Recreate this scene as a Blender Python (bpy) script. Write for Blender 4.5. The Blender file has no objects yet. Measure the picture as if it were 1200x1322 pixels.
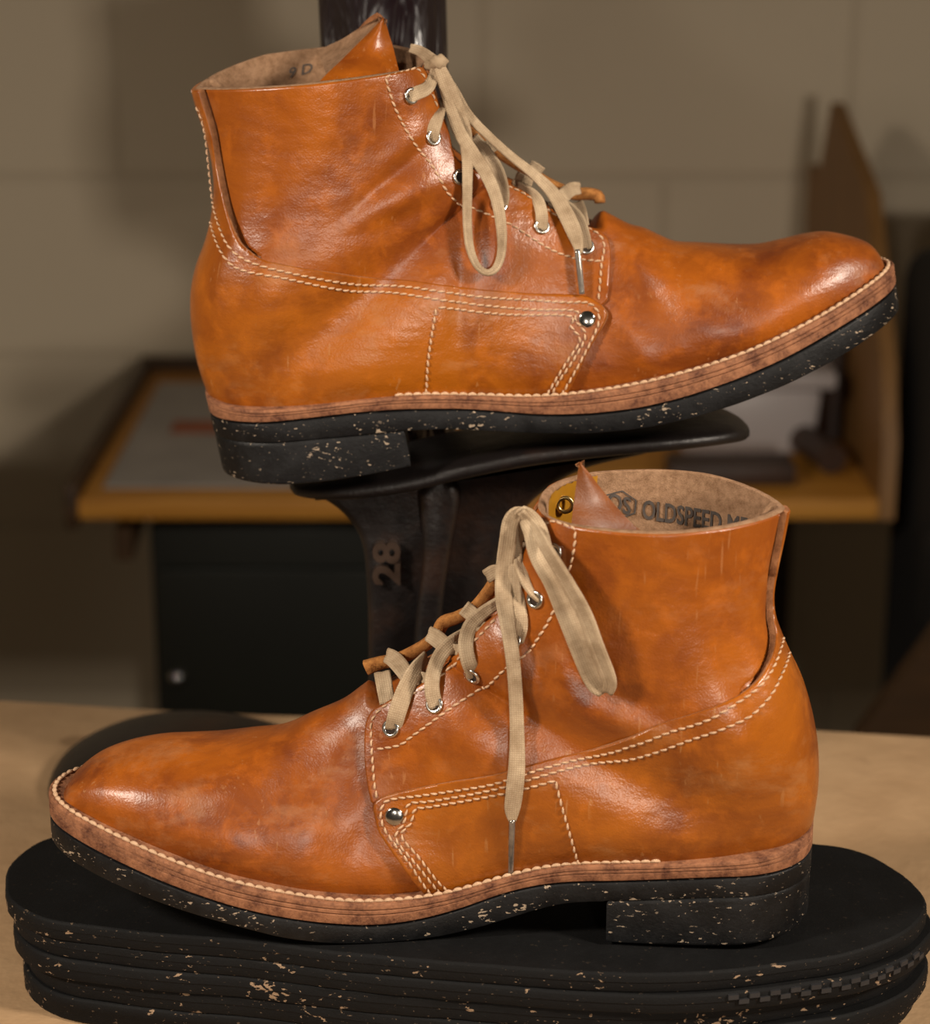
import bpy, bmesh, math, random
import numpy as np
from mathutils import Vector, Matrix, geometry
from mathutils.bvhtree import BVHTree
random.seed(7)
SC = bpy.context.scene
COL = SC.collection
R = math.radians

# ------------------------------------------------------------------ camera numbers
PITCH = 17.0
F = 2880.0
CAM = np.array([0.0, -.8425, .4304])
cp, sp = math.cos(R(PITCH)), math.sin(R(PITCH))
RX = np.array([1, 0, 0.]); FW = np.array([0, cp, -sp]); UPV = np.array([0, sp, cp])
def ray(u, v):
    return FW + RX*((u-600)/F) + UPV*((661-v)/F)
def on_y(u, v, Y):
    r = ray(u, v); return CAM + r*((Y-CAM[1])/r[1])
def on_z(u, v, Z):
    r = ray(u, v); return CAM + r*((Z-CAM[2])/r[2])

# ------------------------------------------------------------------ object helpers
def link(o, parent=None):
    COL.objects.link(o)
    if parent is not None: o.parent = parent
    return o
def tag(o, label=None, cat=None, group=None, kind=None):
    if label: o['label'] = label
    if cat: o['category'] = cat
    if group: o['group'] = group
    if kind: o['kind'] = kind
    return o
def mesh_obj(name, verts, faces, mats, parent=None, smooth=True, midx=None, uvs=None, flat_angle=None):
    me = bpy.data.meshes.new(name)
    me.from_pydata([tuple(map(float, v)) for v in verts], [], [tuple(map(int, f)) for f in faces])
    if not isinstance(mats, (list, tuple)): mats = [mats]
    for m in mats: me.materials.append(m)
    if midx is not None: me.polygons.foreach_set('material_index', midx)
    if smooth: me.polygons.foreach_set('use_smooth', [True]*len(me.polygons))
    if uvs is not None:
        ul = me.uv_layers.new(name='UVMap')
        for lp in me.loops: ul.data[lp.index].uv = uvs[lp.vertex_index]
    me.validate(); me.update()
    if flat_angle: me.set_sharp_from_angle(angle=R(flat_angle))
    o = bpy.data.objects.new(name, me)
    return link(o, parent)
def empty(name, loc):
    e = bpy.data.objects.new(name, None); e.location = loc; e.empty_display_size = .05
    return link(e)
def fix_parent(o, root):
    o.parent = root
    o.matrix_parent_inverse = Matrix.Translation(Vector(root.location)).inverted()
def bm_obj(name, bm, mats, parent=None, smooth=True, flat_angle=35):
    me = bpy.data.meshes.new(name); bm.normal_update(); bm.to_mesh(me); bm.free()
    if not isinstance(mats, (list, tuple)): mats = [mats]
    for m in mats: me.materials.append(m)
    if smooth:
        me.polygons.foreach_set('use_smooth', [True]*len(me.polygons))
        me.set_sharp_from_angle(angle=R(flat_angle))
    o = bpy.data.objects.new(name, me); link(o)
    if parent is not None: fix_parent(o, parent)
    return o
def bx(bm, x0, x1, y0, y1, z0, z1, bev=0.0, seg=2):
    r = bmesh.ops.create_cube(bm, size=1.0)
    bmesh.ops.scale(bm, vec=(x1-x0, y1-y0, z1-z0), verts=r['verts'])
    bmesh.ops.translate(bm, vec=((x0+x1)/2, (y0+y1)/2, (z0+z1)/2), verts=r['verts'])
    if bev > 0:
        es = list({e for v in r['verts'] for e in v.link_edges})
        bmesh.ops.bevel(bm, geom=es, offset=bev, segments=seg, affect='EDGES', profile=.5)

# ------------------------------------------------------------------ materials
def newmat(name):
    m = bpy.data.materials.new(name); m.use_nodes = True
    nt = m.node_tree; nt.nodes.clear()
    out = nt.nodes.new('ShaderNodeOutputMaterial'); b = nt.nodes.new('ShaderNodeBsdfPrincipled')
    nt.links.new(b.outputs[0], out.inputs[0])
    return m, nt, b
class NB:
    def __init__(s, nt): s.nt = nt
    def n(s, t, **k):
        nd = s.nt.nodes.new(t)
        for a, v in k.items():
            if a.startswith('_'):
                nd.inputs[a[1:].replace('__', ' ')].default_value = v
            else: setattr(nd, a, v)
        return nd
    def l(s, a, b): s.nt.links.new(a, b)
    def coord(s, scale=(1, 1, 1), rot=(0, 0, 0), uv=False):
        tc = s.n('ShaderNodeTexCoord'); mp = s.n('ShaderNodeMapping')
        mp.inputs['Scale'].default_value = scale; mp.inputs['Rotation'].default_value = rot
        s.l(tc.outputs['UV' if uv else 'Object'], mp.inputs[0]); return mp.outputs[0]
    def noise(s, co, scale, detail=4, rough=.55, dist=0):
        n = s.n('ShaderNodeTexNoise'); n.inputs['Scale'].default_value = scale
        n.inputs['Detail'].default_value = detail; n.inputs['Roughness'].default_value = rough
        n.inputs['Distortion'].default_value = dist
        s.l(co, n.inputs['Vector']); return n.outputs['Fac']
    def ramp(s, fac, stops):
        r = s.n('ShaderNodeValToRGB'); e = r.color_ramp.elements
        while len(e) > 1: e.remove(e[-1])
        e[0].position = stops[0][0]; c = stops[0][1]; e[0].color = (*c, 1) if not isinstance(c, (int, float)) else (c, c, c, 1)
        for p, c in stops[1:]:
            x = e.new(p); x.color = (*c, 1) if not isinstance(c, (int, float)) else (c, c, c, 1)
        s.l(fac, r.inputs[0]); return r.outputs[0]
    def mix(s, fac, a, b, mode='MIX'):
        m = s.n('ShaderNodeMix', data_type='RGBA', blend_type=mode)
        for sock, v in ((m.inputs[0], fac), (m.inputs[6], a), (m.inputs[7], b)):
            if hasattr(v, 'links') or isinstance(v, bpy.types.NodeSocket): s.l(v, sock)
            elif isinstance(v, (int, float)): sock.default_value = v
            else: sock.default_value = (*v, 1)
        return m.outputs[2]
    def math(s, op, a, b=0.0, clamp=False):
        m = s.n('ShaderNodeMath', operation=op); m.use_clamp = clamp
        for i, v in enumerate((a, b)):
            if isinstance(v, bpy.types.NodeSocket): s.l(v, m.inputs[i])
            else: m.inputs[i].default_value = v
        return m.outputs[0]
    def bump(s, h, strength, dist, normal=None):
        b = s.n('ShaderNodeBump'); b.inputs['Strength'].default_value = strength
        b.inputs['Distance'].default_value = dist; s.l(h, b.inputs['Height'])
        if normal is not None: s.l(normal, b.inputs['Normal'])
        return b.outputs[0]

def leather_mat(name, base, dark, pale, rough=.36, scuff=.5):
    m, nt, b = newmat(name); N = NB(nt)
    co = N.coord()
    big = N.noise(co, 22, 5, .6, .6)
    c = N.mix(N.ramp(big, [(.36, 0), (.66, 1)]), base, dark)
    mid = N.noise(co, 75, 6, .65, .3)
    c = N.mix(N.math('MULTIPLY', N.ramp(mid, [(.5, 0), (.72, 1)]), .55), c, tuple(min(1, x*1.35) for x in base))
    # pale burnish and rub marks
    pn = N.noise(N.coord((1, 1, 1.6)), 30, 8, .72, .2)
    pm = N.ramp(pn, [(.53, 0), (.74, 1)])
    c = N.mix(N.math('MULTIPLY', pm, scuff), c, pale)
    # thin scratches in two directions
    for rot, sc in (((0, .5, .2), (420, 420, 30)), ((.2, -.9, .4), (360, 360, 26)), ((0, 1.5, 0), (400, 400, 28)), ((.1, 1.05, .1), (340, 340, 20)), ((.1, -.35, .1), (380, 380, 24))):
        sn = N.noise(N.coord(sc, rot), 1.0, 2, .5)
        msk = N.noise(co, 55, 3, .5)
        f = N.math('MULTIPLY', N.ramp(sn, [(.70, 0), (.74, 1)]), N.ramp(msk, [(.5, 0), (.6, 1)]))
        c = N.mix(N.math('MULTIPLY', f, .5), c, pale)
    hs = N.n('ShaderNodeHueSaturation'); hs.inputs['Saturation'].default_value = 1.0
    N.l(c, hs.inputs['Color'])
    N.l(hs.outputs[0], b.inputs['Base Color'])
    rr = N.math('ADD', N.math('MULTIPLY', big, .16), rough-.08)
    rr = N.math('ADD', rr, N.math('MULTIPLY', pm, .16))
    N.l(rr, b.inputs['Roughness'])
    vo = N.n('ShaderNodeTexVoronoi'); vo.inputs['Scale'].default_value = 1150; N.l(co, vo.inputs['Vector'])
    grain = N.bump(vo.outputs['Distance'], .14, .0004)
    mb = N.bump(N.noise(co, 150, 6, .65), .32, .0009, grain)
    lb = N.bump(N.noise(N.coord((1, 1, 2.2)), 34, 3, .5), .35, .0022, mb)
    N.l(lb, b.inputs['Normal'])
    b.inputs['Specular IOR Level'].default_value = .5
    b.inputs['Coat Weight'].default_value = .07; b.inputs['Coat Roughness'].default_value = .25
    return m
def rough_mat(name, base, dark, nscale=160, rough=.9, bump=.5, bd=.0008):
    m, nt, b = newmat(name); N = NB(nt); co = N.coord()
    n1 = N.noise(co, nscale, 8, .7); n2 = N.noise(co, nscale*6, 4, .7)
    c = N.mix(N.ramp(n1, [(.38, 0), (.62, 1)]), dark, base)
    c = N.mix(N.math('MULTIPLY', N.ramp(n2, [(.4, 0), (.7, 1)]), .35), c, tuple(min(1, x*1.5) for x in base))
    N.l(c, b.inputs['Base Color']); b.inputs['Roughness'].default_value = rough
    N.l(N.bump(N.mix(.5, n1, n2), bump, bd), b.inputs['Normal'])
    b.inputs['Specular IOR Level'].default_value = .3
    return m
def rubber_mat(name, base, spec, thr=.66, stretch=(1, 1, 2.2), rough=.5, nscale=120, edge=False):
    m, nt, b = newmat(name); N = NB(nt); co = N.coord(stretch)
    n1 = N.noise(co, nscale, 3, .55, .4)
    clus = N.noise(N.coord(), 45, 2, .5)
    f = N.ramp(N.math('ADD', n1, N.math('MULTIPLY', clus, .6)), [(thr, 0), (thr+.02, 1)])
    n3 = N.noise(co, 420, 2, .5)
    f2 = N.math('MULTIPLY', N.ramp(n3, [(.69, 0), (.72, 1)]), .6)
    if edge:
        ge = N.n('ShaderNodeNewGeometry'); sx = N.n('ShaderNodeSeparateXYZ'); N.l(ge.outputs['True Normal'], sx.inputs[0])
        em = N.ramp(N.math('ABSOLUTE', sx.outputs['Z']), [(.75, 1), (.95, 0)])
        f = N.math('MULTIPLY', f, em); f2 = N.math('MULTIPLY', f2, N.math('ADD', N.math('MULTIPLY', em, .6), .12))
    dust = N.noise(N.coord(), 60, 6, .7)
    c = N.mix(N.math('MULTIPLY', N.ramp(dust, [(.45, 0), (.75, 1)]), .5), base, tuple(x*2.2+(.0015 if edge else .012) for x in base))
    c = N.mix(f, c, spec); c = N.mix(f2, c, tuple(x*.7 for x in spec))
    N.l(c, b.inputs['Base Color'])
    N.l(N.math('ADD', N.math('MULTIPLY', dust, .3), rough-.15), b.inputs['Roughness'])
    hh = N.math('ADD', N.math('MULTIPLY', N.noise(N.coord(), 500, 4, .7), .4), N.math('MULTIPLY', f, -1.0))
    N.l(N.bump(hh, .9, .0007), b.inputs['Normal'])
    b.inputs['Specular IOR Level'].default_value = .24
    return m
def simple_mat(name, col, rough=.5, metal=0, nscale=40, var=.25, bump=0, bd=.001):
    m, nt, b = newmat(name); N = NB(nt); co = N.coord()
    n = N.noise(co, nscale, 5, .6)
    c = N.mix(N.ramp(n, [(.3, 0), (.7, 1)]), tuple(x*(1-var) for x in col), tuple(min(1, x*(1+var)) for x in col))
    N.l(c, b.inputs['Base Color']); b.inputs['Roughness'].default_value = rough; b.inputs['Metallic'].default_value = metal
    if bump: N.l(N.bump(n, bump, bd), b.inputs['Normal'])
    return m
M = {}
M['tan'] = leather_mat('tan_leather', (.315, .082, .0052), (.165, .034, .0030), (.36, .145, .048), .31, .34)
M['tan_vamp'] = leather_mat('tan_leather_vamp', (.315, .080, .0055), (.135, .027, .0030), (.34, .150, .058), .35, .55)
M['tan_counter'] = leather_mat('tan_leather_foxing', (.320, .088, .0055), (.160, .035, .0030), (.38, .175, .060), .29, .5)
M['cut'] = rough_mat('cut_leather_edge', (.30, .125, .050), (.16, .055, .018), 300)
M['flesh'] = rough_mat('flesh_side_leather', (.30, .175, .100), (.17, .09, .045), 260, .95, .8)
M['suede'] = rough_mat('rolled_suede_edge', (.40, .17, .045), (.20, .07, .014), 300, .9, .8)
M['mustard'] = simple_mat('mustard_facing', (.34, .155, .010), .4, 0, 60, .2)
M['welt'] = rough_mat('oak_welt_leather', (.29, .125, .060), (.075, .024, .012), 130, .75, .9)
M['rubber'] = rubber_mat('black_speckled_rubber', (.0040, .0040, .0044), (.34, .26, .185), .985, nscale=300)
M['blank'] = rubber_mat('black_sole_blank', (.0016, .0016, .0018), (.28, .19, .12), .975, (1, 1, 2.0), .75, 210, edge=True)
M['thread'] = rough_mat('waxed_linen_thread', (.56, .37, .235), (.40, .25, .145), 500, .75, .3)
M['nickel'] = simple_mat('nickel_plate', (.62, .60, .56), .22, 1, 200, .15)
M['steel'] = simple_mat('polished_rivet', (.50, .48, .45), .14, 1, 300, .3, .1, .0003)
M['hole'] = simple_mat('eyelet_hole_shade', (.020, .009, .004), .9)  # near-black disc colour stands in for the shade inside the eyelet hole
M['brass'] = simple_mat('aged_brass', (.45, .33, .14), .3, 1, 200, .2)
M['ink'] = simple_mat('stamp_ink', (.060, .046, .038), .8, 0, 300, .4)
M['plasticg'] = simple_mat('aglet_clear_plastic', (.25, .22, .19), .18, .6, 300, .3)
def lace_mat():
    m, nt, b = newmat('flat_woven_lace'); N = NB(nt)
    uv = N.coord((1, 1, 1), uv=True)
    w = N.n('ShaderNodeTexWave'); w.inputs['Scale'].default_value = 2200*.16; w.bands_direction = 'X'
    w.inputs['Distortion'].default_value = 1.0
    w2 = N.n('ShaderNodeTexWave'); w2.inputs['Scale'].default_value = 340; w2.bands_direction = 'Y'
    for x in (w, w2): N.l(uv, x.inputs['Vector'])
    n = N.noise(N.coord(), 90, 5, .65)
    c = N.mix(N.ramp(n, [(.35, 0), (.7, 1)]), (.30, .215, .135), (.60, .465, .315))
    wm = N.math('MULTIPLY', w.outputs['Fac'], w2.outputs['Fac'])
    c = N.mix(N.math('MULTIPLY', N.math('SUBTRACT', 1.0, wm), .42), c, (.20, .125, .062))
    N.l(c, b.inputs['Base Color']); b.inputs['Roughness'].default_value = .88
    b.inputs['Specular IOR Level'].default_value = .25
    N.l(N.bump(wm, .45, .0003), b.inputs['Normal'])
    return m
M['lace'] = lace_mat()
def iron_mat():
    m, nt, b = newmat('japanned_cast_iron'); N = NB(nt); co = N.coord()
    n = N.noise(co, 30, 8, .7); r = N.noise(co, 14, 5, .65)
    c = N.mix(N.ramp(r, [(.52, 0), (.75, 1)]), (.0065, .0045, .0042), (.030, .012, .0055))
    N.l(c, b.inputs['Base Color']); b.inputs['Roughness'].default_value = .42; b.inputs['Metallic'].default_value = .1
    N.l(N.bump(n, .5, .003), b.inputs['Normal'])
    return m
M['iron'] = iron_mat()
M['iron_glint'] = simple_mat('cast_iron_glint', (.055, .035, .025), .3, .5, 60, .3)  # brighter iron colour puts the glints onto the raised numerals
M['tongue'] = leather_mat('tongue_leather_shaded', (.20, .055, .0045), (.13, .03, .003), (.26, .10, .035), .5, .3)  # lower boot's tongue: tan leather darkened in colour for the shade inside the collar

# ------------------------------------------------------------------ smooth curves
def catmull(P, n=12):
    P = np.asarray(P, float); out = []
    Q = np.vstack([2*P[0]-P[1], P, 2*P[-1]-P[-2]])
    for i in range(1, len(Q)-2):
        p0, p1, p2, p3 = Q[i-1], Q[i], Q[i+1], Q[i+2]
        for k in range(n):
            t = k/n
            out.append(.5*((2*p1)+(-p0+p2)*t+(2*p0-5*p1+4*p2-p3)*t*t+(-p0+3*p1-3*p2+p3)*t**3))
    out.append(P[-1]); return np.array(out)
def resample(P, step):
    P = np.asarray(P, float); d = np.r_[0, np.cumsum(np.linalg.norm(np.diff(P, axis=0), axis=1))]
    n = max(2, int(round(d[-1]/step))+1); t = np.linspace(0, d[-1], n)
    return np.stack([np.interp(t, d, P[:, k]) for k in range(P.shape[1])], 1)
def arclen(P): return np.r_[0, np.cumsum(np.linalg.norm(np.diff(P, axis=0), axis=1))]
def smoothtab(xs, ys, sig):
    g = np.linspace(xs[0], xs[-1], 600); v = np.interp(g, xs, ys)
    k = np.arange(-60, 61)*(g[1]-g[0]); w = np.exp(-.5*(k/sig)**2); w /= w.sum()
    vp = np.r_[2*v[0]-v[60:0:-1], v, 2*v[-1]-v[-2:-62:-1]]
    sv = np.convolve(vp, w, 'valid')
    return lambda x: np.interp(x, g, sv)

# ------------------------------------------------------------------ sweep of a flat or round strand
def strand(path, width, thick, nrm, round_=.5, ns=10, closed_ends=True, furrow=0.0):
    """path (n,3); width/thick arrays; nrm (n,3) approx face normals."""
    n = len(path); T = np.gradient(path, axis=0); T /= np.linalg.norm(T, axis=1)[:, None]+1e-12
    Nn = nrm-(nrm*T).sum(1)[:, None]*T; Nn /= np.linalg.norm(Nn, axis=1)[:, None]+1e-12
    Bn = np.cross(T, Nn)
    V = []; UVs = []; Fc = []; d = arclen(path)
    width = np.broadcast_to(width, (n,)); thick = np.broadcast_to(thick, (n,))
    for i in range(n):
        for k in range(ns):
            a = 2*math.pi*k/ns
            ca, sa = math.cos(a), math.sin(a)
            x = math.copysign(abs(ca)**round_, ca); y = math.copysign(abs(sa)**round_, sa)
            # shallow centre furrow of woven tape
            if furrow: y *= 1-furrow*math.exp(-(x/.32)**2)
            V.append(path[i]+Bn[i]*x*width[i]/2+Nn[i]*y*thick[i]/2)
            UVs.append((d[i], x*width[i]/2))
    for i in range(n-1):
        for k in range(ns):
            k2 = (k+1) % ns
            Fc.append((i*ns+k, i*ns+k2, (i+1)*ns+k2, (i+1)*ns+k))
    if closed_ends:
        Fc.append(tuple(range(ns))[::-1]); Fc.append(tuple((n-1)*ns+k for k in range(ns)))
    return V, Fc, UVs
class MB:
    def __init__(s): s.v = []; s.f = []; s.m = []; s.uv = []
    def add(s, V, Fc, mi=0, uv=None):
        o = len(s.v); s.v += list(V); s.f += [tuple(i+o for i in f) for f in Fc]; s.m += [mi]*len(Fc)
        s.uv += list(uv) if uv is not None else [(0, 0)]*len(V)
    def obj(s, name, mats, parent=None, smooth=True, flat_angle=None):
        o = mesh_obj(name, s.v, s.f, mats, None, smooth, s.m, s.uv, flat_angle)
        if parent is not None: fix_parent(o, parent)
        return o

# ==================================================================  BOOTS
LEN = .3175
def cen(x): return .009*np.clip((np.asarray(x, float)-.2)/.12, 0, 1)**2
def W_sole(x):
    x = np.asarray(x, float)
    mid = smoothtab([.0, .034, .06, .085, .12, .16, .2, .235, .26], [.0342, .0342, .0342, .0335, .0318, .0362, .0450, .0485, .0485], .010)
    w = mid(np.clip(x, .0, .26))
    toe = np.clip((x-.235)/(LEN-.235), 0, 1); w = np.where(x > .235, mid(.235)*(1-toe**2.3)**(1/2.1), w)-cen(x)*(1-np.clip((x-.2)/.12, 0, 1)**4)*.8; w = np.maximum(w, 0)
    hl = np.clip((.034-x)/.034, 0, 1); w = np.where(x < .034, mid(.034)*(1-hl**2.3)**(1/2.1), w)
    return w
def W_up(x, x0=.0040, x1=.3135):
    x = np.asarray(x, float)
    mid = smoothtab([.0, .034, .06, .085, .12, .16, .2, .235, .26], [.0310, .0310, .0308, .0290, .0264, .0300, .0388, .0430, .0432], .010)
    w = mid(np.clip(x, .0, .26))
    toe = np.clip((x-.225)/(x1-.225), 0, 1); w = np.where(x > .225, mid(.225)*(1-toe**2.2)**(1/2.1), w)-cen(x)*(1-np.clip((x-.2)/.1135, 0, 1)**4)*.8; w = np.maximum(w, 0)
    hl = np.clip((.034-x)/(.034-x0), 0, 1); w = np.where(x < .034, mid(.034)*(1-hl**2.3)**(1/2.1), w)
    return w

class Boot:
    def __init__(s, d):
        s.d = d; y = R(d['yaw']); p = R(d['pitch']); dx = d['dir']
        s.O = np.array(d['O'], float)
        h = np.array([dx*math.cos(y), math.sin(y), 0])
        s.ey = np.array([math.sin(y)*dx, -math.cos(y), 0])
        z = np.array([0, 0, 1.])
        s.ex = h*math.cos(p)+z*math.sin(p); s.ez = -h*math.sin(p)+z*math.cos(p)
        s.A = np.stack([s.ex, s.ey, s.ez], 0)   # rows
        s.co = s.A @ (CAM-s.O)
        s.zf = smoothtab(*zip(*d['feather']), .006); s.zk = smoothtab(*zip(*d['black']), .005)
        s.zb = smoothtab(*zip(*d['bottom']), .005)
        s.build_surface()
    def world(s, P): return s.O + np.asarray(P) @ s.A
    def lray(s, u, v): return s.A @ ray(u, v)
    def mid(s, u, v, y=0.0):
        r = s.lray(u, v); t = (y-s.co[1])/r[1]; q = s.co+r*t; return q[[0, 2]]
    # ---- surface
    def build_surface(s):
        d = s.d
        back = [s.mid(*p)+np.array([.0026*min(1, k/3.), 0]) for k, p in enumerate(d['back'])]
        Bx = [.010, .02, .035, .05, .07, .09, .11, .13, .15, .17, .19, .21, .23, .25, .27, .285, .298, .306, .311, .3135]
        Bc = catmull(np.array(back+[np.array([x, s.zf(x)-.0055]) for x in Bx]), 16)
        Tpts = [s.mid(*p) for p in d['top']]
        end = np.array([.3137, s.zf(.3135)-.004])
        Tc = catmull(np.array(Tpts+[end]), 16)
        aB, aT = arclen(Bc), arclen(Tc)
        def near(Cv, P): return int(np.argmin(((Cv-P)**2).sum(1)))
        kb, kt = [0], [0]
        nb = len(back)
        for bp, tp in d['pairs']:
            kb.append(aB[near(Bc, s.mid(*bp))]); kt.append(aT[near(Tc, s.mid(*tp))])
        for x, tx in d['fan']:
            i = near(Bc, np.array([x, s.zf(x)-.0055])); kb.append(aB[i])
            cand = np.where(aT > kt[-1])[0]; j = cand[np.argmin(abs(Tc[cand, 0]-tx))]; kt.append(aT[j])
        for x in (.245, .26, .275, .288, .298, .305, .310):
            i = near(Bc, np.array([x, s.zf(x)-.0055])); kb.append(aB[i])
            cand = np.where(aT > kt[-1])[0]; j = cand[np.argmin(abs(Tc[cand, 0]-x))]; kt.append(aT[j])
        kb.append(aB[-1]); kt.append(aT[-1])
        kb, kt = np.array(kb), np.array(kt)
        LB = aB[-1]
        # s samples : uniform then quadratic towards toe
        q = .045; ns1 = 330; ns2 = 90
        u1 = np.linspace(0, LB-q, ns1, endpoint=False); tau = np.linspace(1, 0, ns2); u2 = LB-q*tau**2
        a = np.r_[u1, u2]
        bt = np.interp(a, kb, kt)
        k = np.arange(-12, 13); w = np.exp(-.5*(k/5)**2); w /= w.sum()
        d1 = np.r_[2*bt[0]-bt[12:0:-1], bt, 2*bt[-1]-bt[-2:-14:-1]]
        bts = np.convolve(d1, w, 'valid'); m = len(bt); wt = np.clip((m-1-np.arange(m))/40., 0, 1); bt = bts*wt+bt*(1-wt)
        B = np.stack([np.interp(a, aB, Bc[:, i]) for i in (0, 1)], 1)
        T = np.stack([np.interp(bt, aT, Tc[:, i]) for i in (0, 1)], 1)
        ln = np.linalg.norm(T-B, axis=1)
        aback = arclen(catmull(np.array(back), 16))[-1]
        # widths : table along B arclength for shaft/heel, plan width for foot
        wk = d['wback']
        fb = np.linspace(0, 1, len(wk)); Wsh = np.interp(a/aback, fb, wk)
        Wft = W_up(B[:, 0])*1.035
        bl = np.clip((a-aback*.9)/(.035), 0, 1); bl = bl*bl*(3-2*bl)
        Wsh2 = np.interp(a, [aback, aback+.03, aback+.08], [wk[-1]-.001, .0335, .035])
        Wsh = np.where(a > aback, Wsh2, Wsh)
        W = Wsh*(1-bl)+Wft*bl
        k2 = np.arange(-12, 13); W_s = np.convolve(np.r_[2*W[0]-W[12:0:-1], W, 2*W[-1]-W[-2:-14:-1]], w, 'valid'); W = W_s*wt+W*(1-wt)
        W[-1] = 0
        foot = np.clip((a-aback*.72)/(.15), 0, 1); foot = foot*foot*(3-2*foot)
        um_sh = np.clip(.036/ln, .2, .45); um_ft = .30+0*ln
        um = um_sh*(1-foot)+um_ft*foot
        col_ = np.clip(1-a/.05, 0, 1); col_ = col_*col_*(3-2*col_)
        um = um+(.46-um)*col_
        eB = 2.05*(1-foot)+4.6*foot-.6*col_; eT = 2.35*(1-foot)+2.15*foot
        # sharper front for the instep
        nphi = 170
        ph = np.linspace(0, math.pi, nphi)
        S, PH = np.meshgrid(np.arange(len(a)), ph, indexing='ij')
        c, sn = np.cos(PH), np.sin(PH)
        eB_, eT_, um_, W_ = eB[:, None], eT[:, None], um[:, None], W[:, None]
        lo = c > 0
        ac = np.abs(c)
        # parametrise with blend between angle and linear for even spacing
        Ub = um_*(1-ac**(1.0)); Yb = (1-ac**eB_)**(1/eB_)
        Ut = um_+(1-um_)*ac; Yt = (1-ac**eT_)**(1/eT_)
        Uu = np.where(lo, Ub, Ut); Yy = np.where(lo, Yb, Yt)
        xz = B[:, None, :]+(T-B)[:, None, :]*Uu[..., None]
        G = np.stack([xz[..., 0], W_*Yy, xz[..., 1]], -1)
        wgt = np.clip((Yy-.45)/.35, 0, 1)*np.clip((len(a)-1-np.arange(len(a)))/70., 0, 1)[:, None]*.24
        Y_ = G[..., 1].copy(); y0_ = Y_.copy()
        for _ in range(200):
            up_ = np.vstack([2*Y_[:1]-Y_[1:2], Y_[:-1]]); dn_ = np.vstack([Y_[1:], Y_[-1:]])
            lf_ = np.hstack([Y_[:, :1], Y_[:, :-1]]); rt_ = np.hstack([Y_[:, 1:], Y_[:, -1:]])
            Y_ = Y_+wgt*((up_+dn_-2*Y_)+.3*(lf_+rt_-2*Y_))
        G[..., 1] = Y_
        # even out the side in true side-view space
        h_ = .002; x0_, z0_ = G[..., 0].min()-.03, G[..., 2].min()-.03
        nx_, nz_ = int((G[..., 0].max()+.03-x0_)/h_)+2, int((G[..., 2].max()+.03-z0_)/h_)+2
        acc = np.zeros((nx_, nz_)); cnt_ = np.zeros((nx_, nz_))
        ok_ = Yy > .55
        ii, kk = ((G[..., 0]-x0_)/h_).astype(int), ((G[..., 2]-z0_)/h_).astype(int)
        np.add.at(acc, (ii[ok_], kk[ok_]), G[..., 1][ok_]); np.add.at(cnt_, (ii[ok_], kk[ok_]), 1.0)
        val = np.where(cnt_ > 0, acc/np.maximum(cnt_, 1), 0); wt_ = (cnt_ > 0)*1.0
        kr = np.arange(-12, 13)*h_; kr = np.exp(-.5*(kr/.0075)**2); kr /= kr.sum()
        def cv(A_): return np.apply_along_axis(lambda r: np.convolve(r, kr, 'same'), 1, np.apply_along_axis(lambda r: np.convolve(r, kr, 'same'), 0, A_))
        # second order: smooth, then add back smoothed residual to keep the level
        w1 = cv(wt_)+1e-9; sm = cv(val*wt_)/w1; res = (val-sm)*wt_; sm = sm+cv(res)/w1
        fx, fz = (G[..., 0]-x0_)/h_-.5, (G[..., 2]-z0_)/h_-.5
        ia, ka = np.clip(fx.astype(int), 0, nx_-2), np.clip(fz.astype(int), 0, nz_-2); fa, ga = fx-ia, fz-ka
        sv = sm[ia, ka]*(1-fa)*(1-ga)+sm[ia+1, ka]*fa*(1-ga)+sm[ia, ka+1]*(1-fa)*ga+sm[ia+1, ka+1]*fa*ga
        bw = np.clip((Yy-.72)/.22, 0, 1); bw = bw*bw*(3-2*bw)
        bw = bw*np.clip((len(a)-1-np.arange(len(a)))/110.-.1, 0, 1)[:, None]
        G[..., 1] = G[..., 1]*(1-bw)+sv*bw
        # wrinkles: (u,v px, length px, width px, angle deg, amp mm)
        s.Gn = G.copy()
        for (u, v, l, wd, an, am) in d['wrinkles']:
            r_, t_ = s.lray(u, v), 0
            hit = s._approx_hit(G, r_)
            dirx = 1 if d['dir'] > 0 else -1
            ca, sa = math.cos(R(an)), math.sin(R(an))
            dx = (G[..., 0]-hit[0])*dirx; dz = (G[..., 2]-hit[2])
            pr = R(d['pitch'])*dirx*0
            al = dx*ca+dz*sa; ac2 = -dx*sa+dz*ca
            sc = d['mpp']
            g = np.exp(-.5*(al/(l*sc))**2-.5*(ac2/(wd*sc))**2)*am*.001
            fade = np.clip(Yy, 0, 1)**1.5
            s.Gn[..., 1] += g*fade
        G = s.Gn
        Gf = G.copy(); Gf[..., 1] *= -1
        rise = d['far_rise']
        fr = np.clip(1-a/.045, 0, 1)[:, None]; fr = fr*fr*(3-2*fr)
        Gf[..., 2] += rise*fr*np.clip(-Gf[..., 1]/.03, 0, 1)
        G[..., 1] += cen(G[..., 0]); Gf[..., 1] += cen(Gf[..., 0])
        s.G, s.Gf, s.a, s.aback, s.ph = G, Gf, a, aback, ph
        s.N = s.gridnorm(G, 1); s.Nf = s.gridnorm(Gf, -1)
        s.bvh, s.tri_par = s.make_bvh(G)
        s.bvh_f, _ = s.make_bvh(Gf-s.Nf*.002)
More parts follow.
